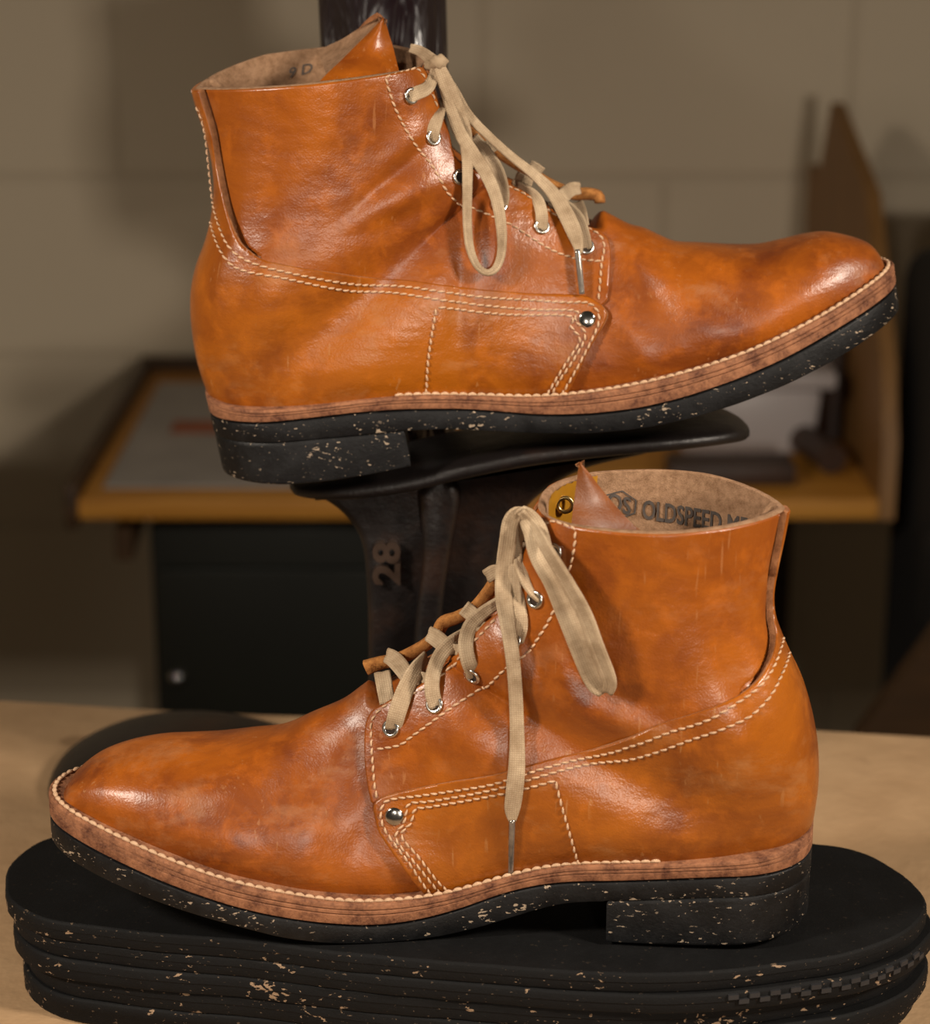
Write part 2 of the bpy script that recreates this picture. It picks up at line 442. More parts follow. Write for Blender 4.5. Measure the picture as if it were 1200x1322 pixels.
    def _approx_hit(s, G, r):
        o = s.co; rn = r/np.linalg.norm(r)
        D = G.reshape(-1, 3)-o; t = D@rn; dist = np.linalg.norm(D-t[:, None]*rn, axis=1)
        ok = np.where(dist < dist.min()+.0015)[0]
        return G.reshape(-1, 3)[ok[np.argmin(t[ok])]]
    def gridnorm(s, G, sg):
        du = np.gradient(G, axis=0); dv = np.gradient(G, axis=1)
        n = np.cross(du, dv); l = np.linalg.norm(n, axis=2, keepdims=True)
        n = n/(l+1e-15)
        # orient outward
        c = G.mean(axis=1, keepdims=True)
        sgn = np.sign((n*(G-c)).sum(2).mean())
        n *= sgn
        # degenerate columns (phi=0, pi): copy neighbours flattened
        for j, jj in ((0, 2), (-1, -3)):
            n[:, j] = n[:, jj]; n[:, j, 1] = 0; n[:, j] /= np.linalg.norm(n[:, j], axis=1, keepdims=True)+1e-12
        for i, w in ((1, .5), (-2, .5)):
            n[:, i] = n[:, i]*.5+n[:, 0 if i == 1 else -1]*.5; n[:, i] /= np.linalg.norm(n[:, i], axis=1, keepdims=True)+1e-12
        return n
    def make_bvh(s, G):
        st = 2
        I = np.r_[np.arange(0, G.shape[0]-1, st), G.shape[0]-1]; J = np.r_[np.arange(0, G.shape[1]-1, st), G.shape[1]-1]
        g = G[np.ix_(I, J)]; ni, nj = len(I), len(J)
        V = [tuple(p) for p in g.reshape(-1, 3)]; Fc = []; par = []
        for i in range(ni-1):
            for j in range(nj-1):
                q = (i*nj+j, (i+1)*nj+j, (i+1)*nj+j+1, i*nj+j+1)
                Fc.append((q[0], q[1], q[2])); par.append(((I[i], J[j]), (I[i+1], J[j]), (I[i+1], J[j+1])))
                Fc.append((q[0], q[2], q[3])); par.append(((I[i], J[j]), (I[i+1], J[j+1]), (I[i], J[j+1])))
        s._V, s._F = V, Fc
        return BVHTree.FromPolygons(V, Fc), par
    def hit(s, u, v, far=False):
        r = s.lray(u, v); rn = r/np.linalg.norm(r)
        loc, n, i, t = (s.bvh_f if far else s.bvh).ray_cast(Vector(s.co), Vector(rn))
        return (np.array(loc), i, t) if loc is not None else (None, None, None)
    def par(s, u, v):
        loc, i, t = s.hit(u, v)
        if loc is None: return None
        tri = s._Ftris[i] if False else None
        P = s.tri_par[i]
        A = [s.G[p[0], p[1]] for p in P]
        v0, v1, v2 = A[1]-A[0], A[2]-A[0], loc-A[0]
        d00, d01, d11, d20, d21 = v0@v0, v0@v1, v1@v1, v2@v0, v2@v1
        den = d00*d11-d01*d01+1e-20; b = (d11*d20-d01*d21)/den; c = (d00*d21-d01*d20)/den
        q = np.array(P, float); return q[0]*(1-b-c)+q[1]*b+q[2]*c
    def sample(s, q, far=False):
        """bilinear sample of position and normal at grid params q (n,2)"""
        G, N = (s.Gf, s.Nf) if far else (s.G, s.N)
        q = np.atleast_2d(q).astype(float)
        i = np.clip(q[:, 0], 0, G.shape[0]-1.0001); j = np.clip(q[:, 1], 0, G.shape[1]-1.0001)
        i0 = i.astype(int); j0 = j.astype(int); fi = (i-i0)[:, None]; fj = (j-j0)[:, None]
        def bl(A): return (A[i0, j0]*(1-fi)*(1-fj)+A[i0+1, j0]*fi*(1-fj)+A[i0, j0+1]*(1-fi)*fj+A[i0+1, j0+1]*fi*fj)
        p, n = bl(G), bl(N); n /= np.linalg.norm(n, axis=1, keepdims=True)+1e-12
        return p, n
    def pars(s, pts, smooth=True, ndiv=8):
        """pixel polyline -> grid params, dropping misses"""
        P = catmull(pts, ndiv) if smooth and len(pts) > 2 else resample(np.array(pts, float), 4)
        out = [s.par(*p) for p in P]
        return np.array([o for o in out if o is not None])

def local_mesh(bt, name, P, Fc, mats, root, midx=None, uvs=None, smooth=True, flat_angle=None):
    o = mesh_obj(name, bt.world(np.asarray(P)), Fc, mats, None, smooth, midx, uvs, flat_angle)
    fix_parent(o, root); return o

def grid_faces(ni, nj, off=0, flip=False, closed_j=False):
    f = []
    for i in range(ni-1):
        for j in range(nj-1 if not closed_j else nj):
            j2 = (j+1) % nj
            q = (off+i*nj+j, off+(i+1)*nj+j, off+(i+1)*nj+j2, off+i*nj+j2)
            f.append(q[::-1] if flip else q)
    return f

def pip(p, poly):
    x, y = p; xn, yn = np.roll(poly[:, 0], -1), np.roll(poly[:, 1], -1); c = (poly[:, 1] > y) != (yn > y)
    xi = (xn-poly[:, 0])*(y-poly[:, 1])/(yn-poly[:, 1]+1e-15)+poly[:, 0]
    return bool((c & (x < xi)).sum() % 2)
def panel(bt, name, poly, thick, mats, root, far=False, spacing=2.2, edge_r=.0007, base=0.0, over=None):
    """poly: closed polyline in grid params. Leather piece lying on the boot surface."""
    poly = np.asarray(poly, float)
    # metric scale of grid params (mm per index) taken locally: use world resample
    P3, _ = bt.sample(poly)
    PP = np.vstack([poly, poly[:1]]); L3 = np.r_[0, np.cumsum(np.linalg.norm(np.diff(np.vstack([P3, P3[:1]]), axis=0), axis=1))]
    n = max(12, int(L3[-1]/.0011)); t = np.linspace(0, L3[-1], n, endpoint=False)
    bd = np.stack([np.interp(t, L3, PP[:, k]) for k in (0, 1)], 1)
    # inside ring points offset inward + interior grid
    lo, hi = bd.min(0), bd.max(0)
    gi = np.arange(lo[0], hi[0], .9*spacing/2.0); gj = np.arange(lo[1], hi[1], .8*spacing/2.0)
    GI, GJ = np.meshgrid(gi, gj, indexing='ij'); gp = np.stack([GI.ravel(), GJ.ravel()], 1)
    # point in polygon
    x, y = gp[:, 0], gp[:, 1]; ins = np.zeros(len(gp), bool)
    xb, yb = bd[:, 0], bd[:, 1]; xn, yn = np.roll(xb, -1), np.roll(yb, -1)
    for k in range(len(bd)):
        cnd = ((yb[k] > y) != (yn[k] > y))
        with np.errstate(divide='ignore', invalid='ignore'):
            xi = (xn[k]-xb[k])*(y-yb[k])/(yn[k]-yb[k]+1e-15)+xb[k]
        ins ^= cnd & (x < xi)
    gp = gp[ins]
    B3, _ = bt.sample(bd); g3, _ = bt.sample(gp)
    def dist_to_bd(Q):
        out = np.empty(len(Q))
        for a in range(0, len(Q), 2000):
            out[a:a+2000] = np.sqrt(((Q[a:a+2000, None, :]-B3[None])**2).sum(2)).min(1)
        return out
    dg = dist_to_bd(g3)
    gp = gp[dg > .0017]
    # two inner rings
    rings = []
    e = np.roll(bd, -1, 0)-np.roll(bd, 1, 0)
    area = .5*np.sum(xb*yn-xn*yb)
    eps = .05
    for rr in (.0005, .0012):
        tn = np.stack([-e[:, 1], e[:, 0]], 1)*(1 if area > 0 else -1); tn /= np.linalg.norm(tn, axis=1, keepdims=True)+1e-12
        a3, _ = bt.sample(bd+tn*.5); sc = np.linalg.norm(a3-B3, axis=1)/.5+1e-9
        q = bd+tn*np.minimum(rr/sc, 4.0)[:, None]
        q3, _ = bt.sample(q); dd = dist_to_bd(q3)
        q = q[(dd > rr*.75)]; rings.append(q)
    allp = np.vstack([bd]+rings+[gp])
    vs = [Vector((p[0], p[1])) for p in allp]
    nb = len(bd); edges = [(i, (i+1) % nb) for i in range(nb)]
    ov, oe, of, *_ = geometry.delaunay_2d_cdt(vs, edges, [], 1, 1e-5)
    ov = np.array([tuple(v) for v in ov])
    p3, n3 = bt.sample(ov)
    dd = dist_to_bd(p3)
    off = thick*(.62+.38*np.sqrt(np.clip(1-(1-np.clip(dd/edge_r, 0, 1))**2, 0, 1)))+base
    if far: p3, n3 = bt.sample(ov, True)
    V = p3+n3*off[:, None]
    Fc = [tuple(f) for f in of if len(f) >= 3]
    # orientation
    f0 = Fc[len(Fc)//2]; nn = np.cross(V[f0[1]]-V[f0[0]], V[f0[2]]-V[f0[0]])
    flipit = (nn@n3[f0[0]]) < 0
    if np.linalg.det(bt.A) < 0: pass
    Fc = [f[::-1] for f in Fc] if flipit else Fc
    mi = [0]*len(Fc)
    # skirt along boundary edges
    cnt = {}
    for f in Fc:
        for k in range(len(f)):
            a, b = f[k], f[(k+1) % len(f)]; cnt[(a, b)] = cnt.get((a, b), 0)+1
    bed = [e for e in cnt if (e[1], e[0]) not in cnt]
    low = {}; V = list(V)
    for a, b in bed:
        for q in (a, b):
            if q not in low:
                bo = .0003
                if over is not None and pip(ov[q], over): bo = base-.0001
                low[q] = len(V); V.append(p3[q]+n3[q]*bo)
    for a, b in bed:
        Fc.append((b, a, low[a], low[b])); mi.append(1)
    if np.linalg.det(bt.A) < 0: Fc = [f[::-1] for f in Fc]
    return local_mesh(bt, name, V, Fc, mats, root, mi, None, True, 50)

def stitches(bt, lines, off, pitch=.0037, r=.00055, frac=.80, slant=.0, far=False, mb=None, fat=1.0):
    mb = mb or MB()
    for ln in lines:
        q = ln if isinstance(ln, np.ndarray) else bt.pars(ln)
        if len(q) < 2: continue
        p3, n3 = bt.sample(q, far); d = arclen(p3); n = max(1, int(round(d[-1]/pitch)))
        for k in range(n):
            c0 = (k+.5-frac/2)*d[-1]/n; c1 = (k+.5+frac/2)*d[-1]/n
            t = np.linspace(c0, c1, 5)
            P = np.stack([np.interp(t, d, p3[:, i]) for i in range(3)], 1)
            Nn = np.stack([np.interp(t, d, n3[:, i]) for i in range(3)], 1)
            Nn /= np.linalg.norm(Nn, axis=1)[:, None]
            sd = np.cross((P[-1]-P[0])/np.linalg.norm(P[-1]-P[0]), Nn[2])
            sl = np.linspace(-.5, .5, 5)*slant
            h = np.array([-.45, .55, .8, .55, -.45])*r
            P = P+Nn*(off+h)[:, None]+sd*sl[:, None]
            V, Fc, uv = strand(P, np.array([.5, 1, 1.12, 1, .5])*2*r*fat, np.array([.5, 1, 1.1, 1, .5])*2*r, Nn, .9, 7)
            mb.add(V, Fc)
    return mb

def ring_mesh(c, n, R1, r1, flat=.7, nu=28, nv=10):
    n = n/np.linalg.norm(n); a = np.cross(n, [0, 0, 1.]); a /= np.linalg.norm(a); b = np.cross(n, a)
    V = []
    for i in range(nu):
        A = 2*math.pi*i/nu; rd = a*math.cos(A)+b*math.sin(A)
        for j in range(nv):
            Bq = 2*math.pi*j/nv
            V.append(c+rd*(R1+r1*math.cos(Bq))+n*r1*flat*math.sin(Bq))
    Fc = [(i*nv+j, ((i+1) % nu)*nv+j, ((i+1) % nu)*nv+(j+1) % nv, i*nv+(j+1) % nv) for i in range(nu) for j in range(nv)]
    return V, Fc
def disc_mesh(c, n, rad, dome, rings=6, nu=28, depth=.001):
    n = n/np.linalg.norm(n); a = np.cross(n, [0, 0, 1.]); a /= np.linalg.norm(a); b = np.cross(n, a)
    V = [c+n*dome]; Fc = []
    for k in range(1, rings+1):
        f = k/rings; h = dome*(1-f**2.5) if k < rings else 0
        for i in range(nu):
            A = 2*math.pi*i/nu; V.append(c+(a*math.cos(A)+b*math.sin(A))*rad*f+n*h)
    for i in range(nu): V.append(c+(a*math.cos(2*math.pi*i/nu)+b*math.sin(2*math.pi*i/nu))*rad-n*depth)
    for i in range(nu): Fc.append((0, 1+i, 1+(i+1) % nu))
    for k in range(rings):
        o = 1+k*nu
        for i in range(nu): Fc.append((o+i, o+nu+i, o+nu+(i+1) % nu, o+(i+1) % nu))
    return V, Fc

def px_path(bt, pts, step=.0012):
    """pts rows: (u, v, h_mm [, width_mm, twist_deg]) ; returns local pts, normals, extra columns"""
    pts = [tuple(p)+(0,)*(5-len(p)) for p in pts]
    ts = []
    for p in pts:
        loc, i, t = bt.hit(p[0], p[1]); ts.append(t)
    tt = []
    for p, t in zip(pts, ts):
        if t is None:
            r = bt.lray(p[0], p[1]); t = (.006-bt.co[1])/r[1]*np.linalg.norm(r)
        tt.append(t)
    rows = []
    for p, t in zip(pts, tt):
        r = bt.lray(p[0], p[1]); rn = r/np.linalg.norm(r)
        q = bt.co+rn*(t-p[2]*.001); rows.append(list(q)+[p[3]*.001, p[4]])
    A = catmull(np.array(rows), 14)
    d = arclen(A[:, :3]); n = max(4, int(d[-1]/step)); t = np.linspace(0, d[-1], n)
    A = np.stack([np.interp(t, d, A[:, k]) for k in range(5)], 1)
    view = bt.co-A[:, :3]; view /= np.linalg.norm(view, axis=1)[:, None]
    T = np.gradient(A[:, :3], axis=0); T /= np.linalg.norm(T, axis=1)[:, None]+1e-12
    Nn = view-(view*T).sum(1)[:, None]*T; Nn /= np.linalg.norm(Nn, axis=1)[:, None]+1e-12
    S = np.cross(T, Nn); a = np.radians(A[:, 4])[:, None]
    Nn = Nn*np.cos(a)+S*np.sin(a)
    return A[:, :3], Nn, A[:, 3]

def text_mesh(txt, size=1.0, bold=0.0):
    cu = bpy.data.curves.new('txt', 'FONT'); cu.body = txt; cu.size = size; cu.offset = bold; cu.resolution_u = 3
    ob = bpy.data.objects.new('txt', cu); COL.objects.link(ob)
    dg = bpy.context.evaluated_depsgraph_get(); me = ob.evaluated_get(dg).to_mesh()
    bm = bmesh.new(); bm.from_mesh(me); bmesh.ops.triangulate(bm, faces=bm.faces)
    for _ in range(2):
        es = [e for e in bm.edges if e.calc_length() > .12*size]
        if es: bmesh.ops.subdivide_edges(bm, edges=es, cuts=1); bmesh.ops.triangulate(bm, faces=bm.faces)
    V = [tuple(v.co)[:2] for v in bm.verts]; bm.verts.index_update(); Fc = [tuple(v.index for v in f.verts) for f in bm.faces]
    bm.free(); ob.to_mesh_clear() if False else None
    bpy.data.objects.remove(ob); bpy.data.curves.remove(cu)
    return np.array(V), Fc

def sole_layer(bt, name, ztop, zbot, wscale, inset, mat, root, x0=0.0, x1=LEN, cut=None, grooves=(), wobble=.0, top_in=.0006):
    """one layer of the sole: outline in plan, curved top and bottom."""
    th = np.linspace(0, math.pi, 240)
    xs = x0+(x1-x0)*(1-np.cos(th))/2 if cut is None else None
    if cut is None:
        xs = (1-np.cos(th))/2*LEN
        near_ = np.stack([xs, np.maximum(W_sole(xs)-0, 0)], 1)
    else:
        th = np.linspace(0, math.pi/2, 110); xr = cut*(1-np.cos(th)); xr = cut*(1-np.cos(th))
        near_ = np.stack([xr, W_sole(xr)], 1)
    pl = resample(near_, .0016)
    if cut is not None:
        ys = np.linspace(pl[-1, 1], 0, 12)[1:]
        pl = np.vstack([pl, np.stack([np.full(len(ys), cut), ys], 1)])
    out = np.vstack([pl, (pl[1:-1][::-1])*[1, -1]])
    n = len(out)
    e = np.roll(out, -1, 0)-np.roll(out, 1, 0); nr = np.stack([-e[:, 1], e[:, 0]], 1); nr /= np.linalg.norm(nr, axis=1)[:, None]+1e-12
    ctr = np.array([LEN/2, 0]) if cut is None else np.array([cut/2, 0])
    sg = np.sign(((out-ctr)*nr).sum(1).mean()); nr *= sg
    prof = [(0, -top_in*1.2), (.04, -top_in*.3), (.10, 0)]
    for g in grooves: prof += [(g-.05, 0), (g, -.0007), (g+.05, 0)]
    prof += [(.93, 0), (.98, -.0002), (1.0, -.0007)]
    V = []; Fc = []
    for f, o in prof:
        P = out+nr*(o-inset)
        zt, zb = ztop(P[:, 0]), zbot(P[:, 0]); z = zt+(zb-zt)*f
        V += [(P[k, 0], P[k, 1]+float(cen(P[k, 0])), z[k]) for k in range(n)]
    m = len(prof)
    Fc = grid_faces(m, n, 0, False, True)
    # caps : rows across
    def cap(row, zf, flip):
        o = len(V); P = out+nr*(prof[row][1]-inset)
        half = len(pl); 
        rows = []
        for k in range(1, half-1):
            a = row*n+k; b = row*n+(n-k)
            xa, ya = P[k]; ids = [a]
            for fy in (.75, .5, .25, 0, -.25, -.5, -.75):
                V.append((xa, ya*fy+float(cen(xa)), float(zf(xa)))); ids.append(len(V)-1)
            ids.append(b); rows.append(ids)
        for r0, r1 in zip(rows[:-1], rows[1:]):
            for c in range(len(r0)-1):
                q = (r0[c], r0[c+1], r1[c+1], r1[c]); Fc.append(q[::-1] if flip else q)
        q0 = (row*n,)+tuple(rows[0]); Fc.append(q0 if flip else q0[::-1])
        q1 = tuple(rows[-1])+(row*n+half-1,); Fc.append(q1[::-1] if not flip else q1)
    cap(0, ztop, False); cap(m-1, zbot, True)
    o = local_mesh(bt, name, V, Fc, mat, root, None, None, True, 40)
    bm = bmesh.new(); bm.from_mesh(o.data); bmesh.ops.recalc_face_normals(bm, faces=bm.faces); bm.to_mesh(o.data); bm.free()
    o.data.polygons.foreach_set('use_smooth', [True]*len(o.data.polygons)); o.data.set_sharp_from_angle(angle=R(40))
    return o

def make_boot(d, name, label, parts_label=None):
    bt = Boot(d)
    root = empty(name, tuple(bt.O)); tag(root, label, 'boot', 'pair of tan lace-up boots')
    G, Gf = bt.G, bt.Gf; ni, nj = G.shape[:2]
    fr = bt.pars(d['eyestay_edge']); bk = bt.pars(d['quarter_back']); sfr = bt.pars(d['strip_front'])
    jj = np.arange(nj); G = G.copy(); Gf = Gf.copy()
    frt = bt.pars(d['eyestay_edge'][:d['ntop']]); itab = int(frt[:, 0].max()); fr_full = fr; fr = frt
    dep = np.zeros((ni, nj))
    for i in range(0, itab+14):
        m_ = abs(fr[:, 0]-i) < 3
        if m_.any(): je = fr[m_, 1].max()
        f_ = np.clip((itab+14-i)/14., 0, 1)*np.clip(i/14., 0, 1)
        dep[i] = .010*np.clip((jj-je-1.0)/5., 0, 1)*f_
    fr = fr_full
    ib = int(bk[:, 0].max())
    for i in range(0, ib):
        jb = np.interp(i, np.maximum.accumulate(bk[:, 0]), bk[:, 1]); js = np.interp(i, np.maximum.accumulate(sfr[:, 0]), sfr[:, 1])
        dep[i] += .0045*np.clip((jj-js+1)/1.5, 0, 1)*np.clip((jb+1-jj)/1.5, 0, 1)*np.clip((ib-i)/8., 0, 1)*np.clip(i/3., 0, 1)
    xl = bt.mid(*d['throat'])[0]; dep *= np.where(jj[None, :] > nj*.5, np.clip((xl-G[..., 0])/.005, 0, 1), 1)
    G = G-bt.N*dep[..., None]; Gf = Gf-bt.Nf*dep[..., None]
    # ---- vamp and gusset : closed body
    body = np.concatenate([G, Gf[:, ::-1][:, 1:-1]], axis=1); nb = body.shape[1]
    V = body.reshape(-1, 3); Fc = grid_faces(ni, nb, 0, d['dir'] < 0, True)
    o = local_mesh(bt, 'vamp', V, Fc, M['tan_vamp'], root)
    # ---- lining : inner skin of the shaft + rim
    na = int(np.searchsorted(bt.a, .115))
    nrm = np.concatenate([bt.N, bt.Nf[:, ::-1][:, 1:-1]], axis=1)
    inn = (body-nrm*.0021)[:na]; rim0 = body[0]+nrm[0]*.0012; rimc = (body[0]+inn[0])/2
    up = (body[0]-body[3]); up /= np.linalg.norm(up, axis=1)[:, None]+1e-9
    VV = np.vstack([rim0, body[0]+nrm[0]*.0006+up*.0004, rimc+up*.0006, inn[0]+up*.0001, inn.reshape(-1, 3)])
    Fc = grid_faces(4+na, nb, 0, d['dir'] > 0, True)
    local_mesh(bt, 'lining', VV, Fc, M['flesh'], root)
    # bottom of the foot inside: insole closing
    # ---- panels in grid params
    edge_top = 0.0
    def P(pts, **k): return bt.pars(pts, **k)
    col_n = 0
    # quarter : collar edge -> back gap line -> down under the counter strip -> front tab -> eyestay edge
    ctop = P(d['counter_top'])          # from lower strip forward to tab corner (front)
    cf = P(d['counter_front'])          # from tab corner down to feather
    qb = np.array([[0, bk[0, 1]]])
    # quarter polygon: start collar at back, down bk, continue a bit below ctop, to front
    low = ctop.copy()
    lowq = low+np.array([0, 0])
    # extend below the counter edge by 5 mm : sample pixel shift
    low2 = P([(u, v+14) for u, v in d['counter_top'][3:]])
    quarter = np.vstack([[[0, bk[0, 1]]], bk, low2, fr[::-1], [[0, fr[0, 1]]]])
    local = panel(bt, 'quarter', quarter, .0015, [M['tan'], M['cut']], root, base=.0003)
    panel(bt, 'quarter', quarter, .0015, [M['tan'], M['cut']], root, base=.0003, far=True)
    # counter (foxing) : back seam phi=0, strip front line, top edge, front edge, then feather
    nB = int(np.searchsorted(bt.a, bt.aback))
    end = cf[-1]; 
    bottom_j = 6
    cpoly = np.vstack([[[0, .0]], [[0, sfr[0, 1]]], sfr, ctop, cf, [[end[0]+1, 3.0]], [[end[0], 0.0]]])
    panel(bt, 'counter', cpoly, .0015, [M['tan_counter'], M['cut']], root, base=.0021, over=quarter)
    panel(bt, 'counter', cpoly, .0015, [M['tan_counter'], M['cut']], root, far=True, base=.0021, over=quarter)
    # ---- stitching
    mb = stitches(bt, d['st_quarter'], .0018, .0034, .00044, .86, slant=.0005)
    mb = stitches(bt, d['st_counter'], .0037, .0034, .00044, .86, slant=.0006, mb=mb)
    st = mesh_obj('stitching', bt.world(np.array(mb.v)), mb.f, M['thread'], None, True); fix_parent(st, root)
    # ---- sole
    zf, zk, zb = bt.zf, bt.zk, bt.zb
    hx = d['heel_x']; zh = smoothtab(*zip(*d['heeltop']), .004); zhb = smoothtab(*zip(*d['heelbot']), .004)
    zsole_b = lambda x: np.where(np.asarray(x) < hx, zh(np.minimum(x, hx)), zb(np.maximum(x, hx)))
    sole_layer(bt, 'welt', lambda x: zf(x)+.0002, lambda x: zk(x)+.0008, 1, .0000, M['welt'], root, grooves=(.30, .52))
    sole_layer(bt, 'outsole', zk, zsole_b, 1, .0001, M['rubber'], root, grooves=())
    sole_layer(bt, 'heel', lambda x: zh(x)-.0002, zhb, 1, .0004, M['rubber'], root, cut=hx)
    # welt stitching along the rim, both sides
    xs = np.linspace(d['welt_st'][0], .3155, 500)
    w = np.clip(W_sole(xs)-np.interp(xs, [.05, .12, .2, .3], [.0014, .0018, .0024, .0024]), 0, 1)
    # proper inset outline of the sole for stitch line
    xo = (1-np.cos(np.linspace(0, math.pi, 600)))/2*LEN; po = np.stack([xo, W_sole(xo)], 1); po = resample(po, .001)
    e = np.gradient(po, axis=0); nr = np.stack([e[:, 1], -e[:, 0]], 1); nr /= np.linalg.norm(nr, axis=1)[:, None]
    ins = po+nr*.0024; ins = ins[(ins[:, 0] > d['welt_st'][0]) & (ins[:, 1] > 0)]
    ins = np.vstack([ins, ins[::-1][1:]*[1, -1]])
    d2 = arclen(ins); npt = int(d2[-1]/.0040); mb = MB()
    for k in range(npt):
        t = np.linspace((k+.03)*d2[-1]/npt, (k+.97)*d2[-1]/npt, 6)
        X = np.interp(t, d2, ins[:, 0]); Y = np.interp(t, d2, ins[:, 1])
        h = np.array([.0, .6, .95, 1.0, .75, .1])*.0005
        Pq = np.stack([X, Y+cen(X), zf(X)+.0004+h], 1)
        Vv, Ff, uv = strand(Pq, np.array([.5, .9, 1.15, 1.2, 1, .5])*.0017, np.array([.5, .9, 1.1, 1.1, .9, .5])*.0014, np.tile([0, 0, 1.], (6, 1)), .9, 8)
        mb.add(Vv, Ff)
    ws = mesh_obj('welt_stitching', bt.world(np.array(mb.v)), mb.f, M['thread'], None, True); fix_parent(ws, root)
    # ---- eyelets, near and far
    for k, (u, v) in enumerate(d['eyelets']):
        q = bt.par(u, v)
        if q is None: print('eyelet miss', u, v); continue
        for far in (False, True):
            p, n = bt.sample(q, far); p, n = p[0], n[0]
            mb = MB(); Vr, Fr = ring_mesh(p+n*.0024, n, .0029, .00085, .75); mb.add(Vr, Fr, 0)
            Vd, Fd = disc_mesh(p+n*.0021, n, .0024, -.00005); mb.add(Vd, Fd, 1)
            o = mesh_obj('eyelet', bt.world(np.array(mb.v)), mb.f, [M['nickel'], M['hole']], None, True, mb.m); fix_parent(o, root)
    q = bt.par(*d['rivet'])
    for far in (False, True):
        p, n = bt.sample(q, far)
        Vd, Fd = disc_mesh(p[0]+n[0]*.0042, n[0], .0037, .00045)
        o = mesh_obj('rivet', bt.world(np.array(Vd)), Fd, M['steel'], None, True); fix_parent(o, root)
    # ---- far eyestay rolled edge (suede strip standing along the far side of the throat)
    A, Nn, Wd = px_path(bt, d['far_edge'])
    V, Fc, uv = strand(A, Wd, .0042, Nn, .6, 12)
    o = mesh_obj('eyestay_edge', bt.world(np.array(V)), Fc, M['suede'], None, True, None, uv); fix_parent(o, root)
    # ---- laces : one continuous-looking part
    mb = MB()
    for path, th in d['laces']:
        A, Nn, Wd = px_path(bt, path)
        wv = Wd; V, Fc, uv = strand(A, wv, th*.00115, Nn, .55, 24, True, .55); mb.add(V, Fc, 0, uv)
    for (u, v, h, rad) in d['knots']:
        A, Nn, _ = px_path(bt, [(u-3, v, h), (u+3, v, h)], .0005); c = A.mean(0)
        bm = bmesh.new(); bmesh.ops.create_uvsphere(bm, u_segments=20, v_segments=14, radius=rad*.001)
        Vk = [c+np.array(x.co)*[1.15, .8, .9]*(1+.12*math.sin(9*x.co.x/(rad*.001)+5*x.co.z/(rad*.001))) for x in bm.verts]
        Fk = [tuple(x.index for x in f.verts) for f in bm.faces]; bm.free(); mb.add(Vk, Fk, 0)
    lc = mesh_obj('shoelace', bt.world(np.array(mb.v)), mb.f, M['lace'], None, True, None, mb.uv); fix_parent(lc, root)
    A, Nn, Wd = px_path(bt, d['aglet']); V, Fc, uv = strand(A, Wd, Wd, Nn, 1.0, 14)
    ag = mesh_obj('aglet', bt.world(np.array(V)), Fc, M['plasticg'], None, True); fix_parent(ag, lc)
    ag.parent = lc; ag.matrix_parent_inverse = (Matrix.Translation(Vector(root.location))@Matrix.Translation(-Vector(root.location))).inverted()
    return bt, root

def mm(L): return [(a/1000., b/1000.) for a, b in L]

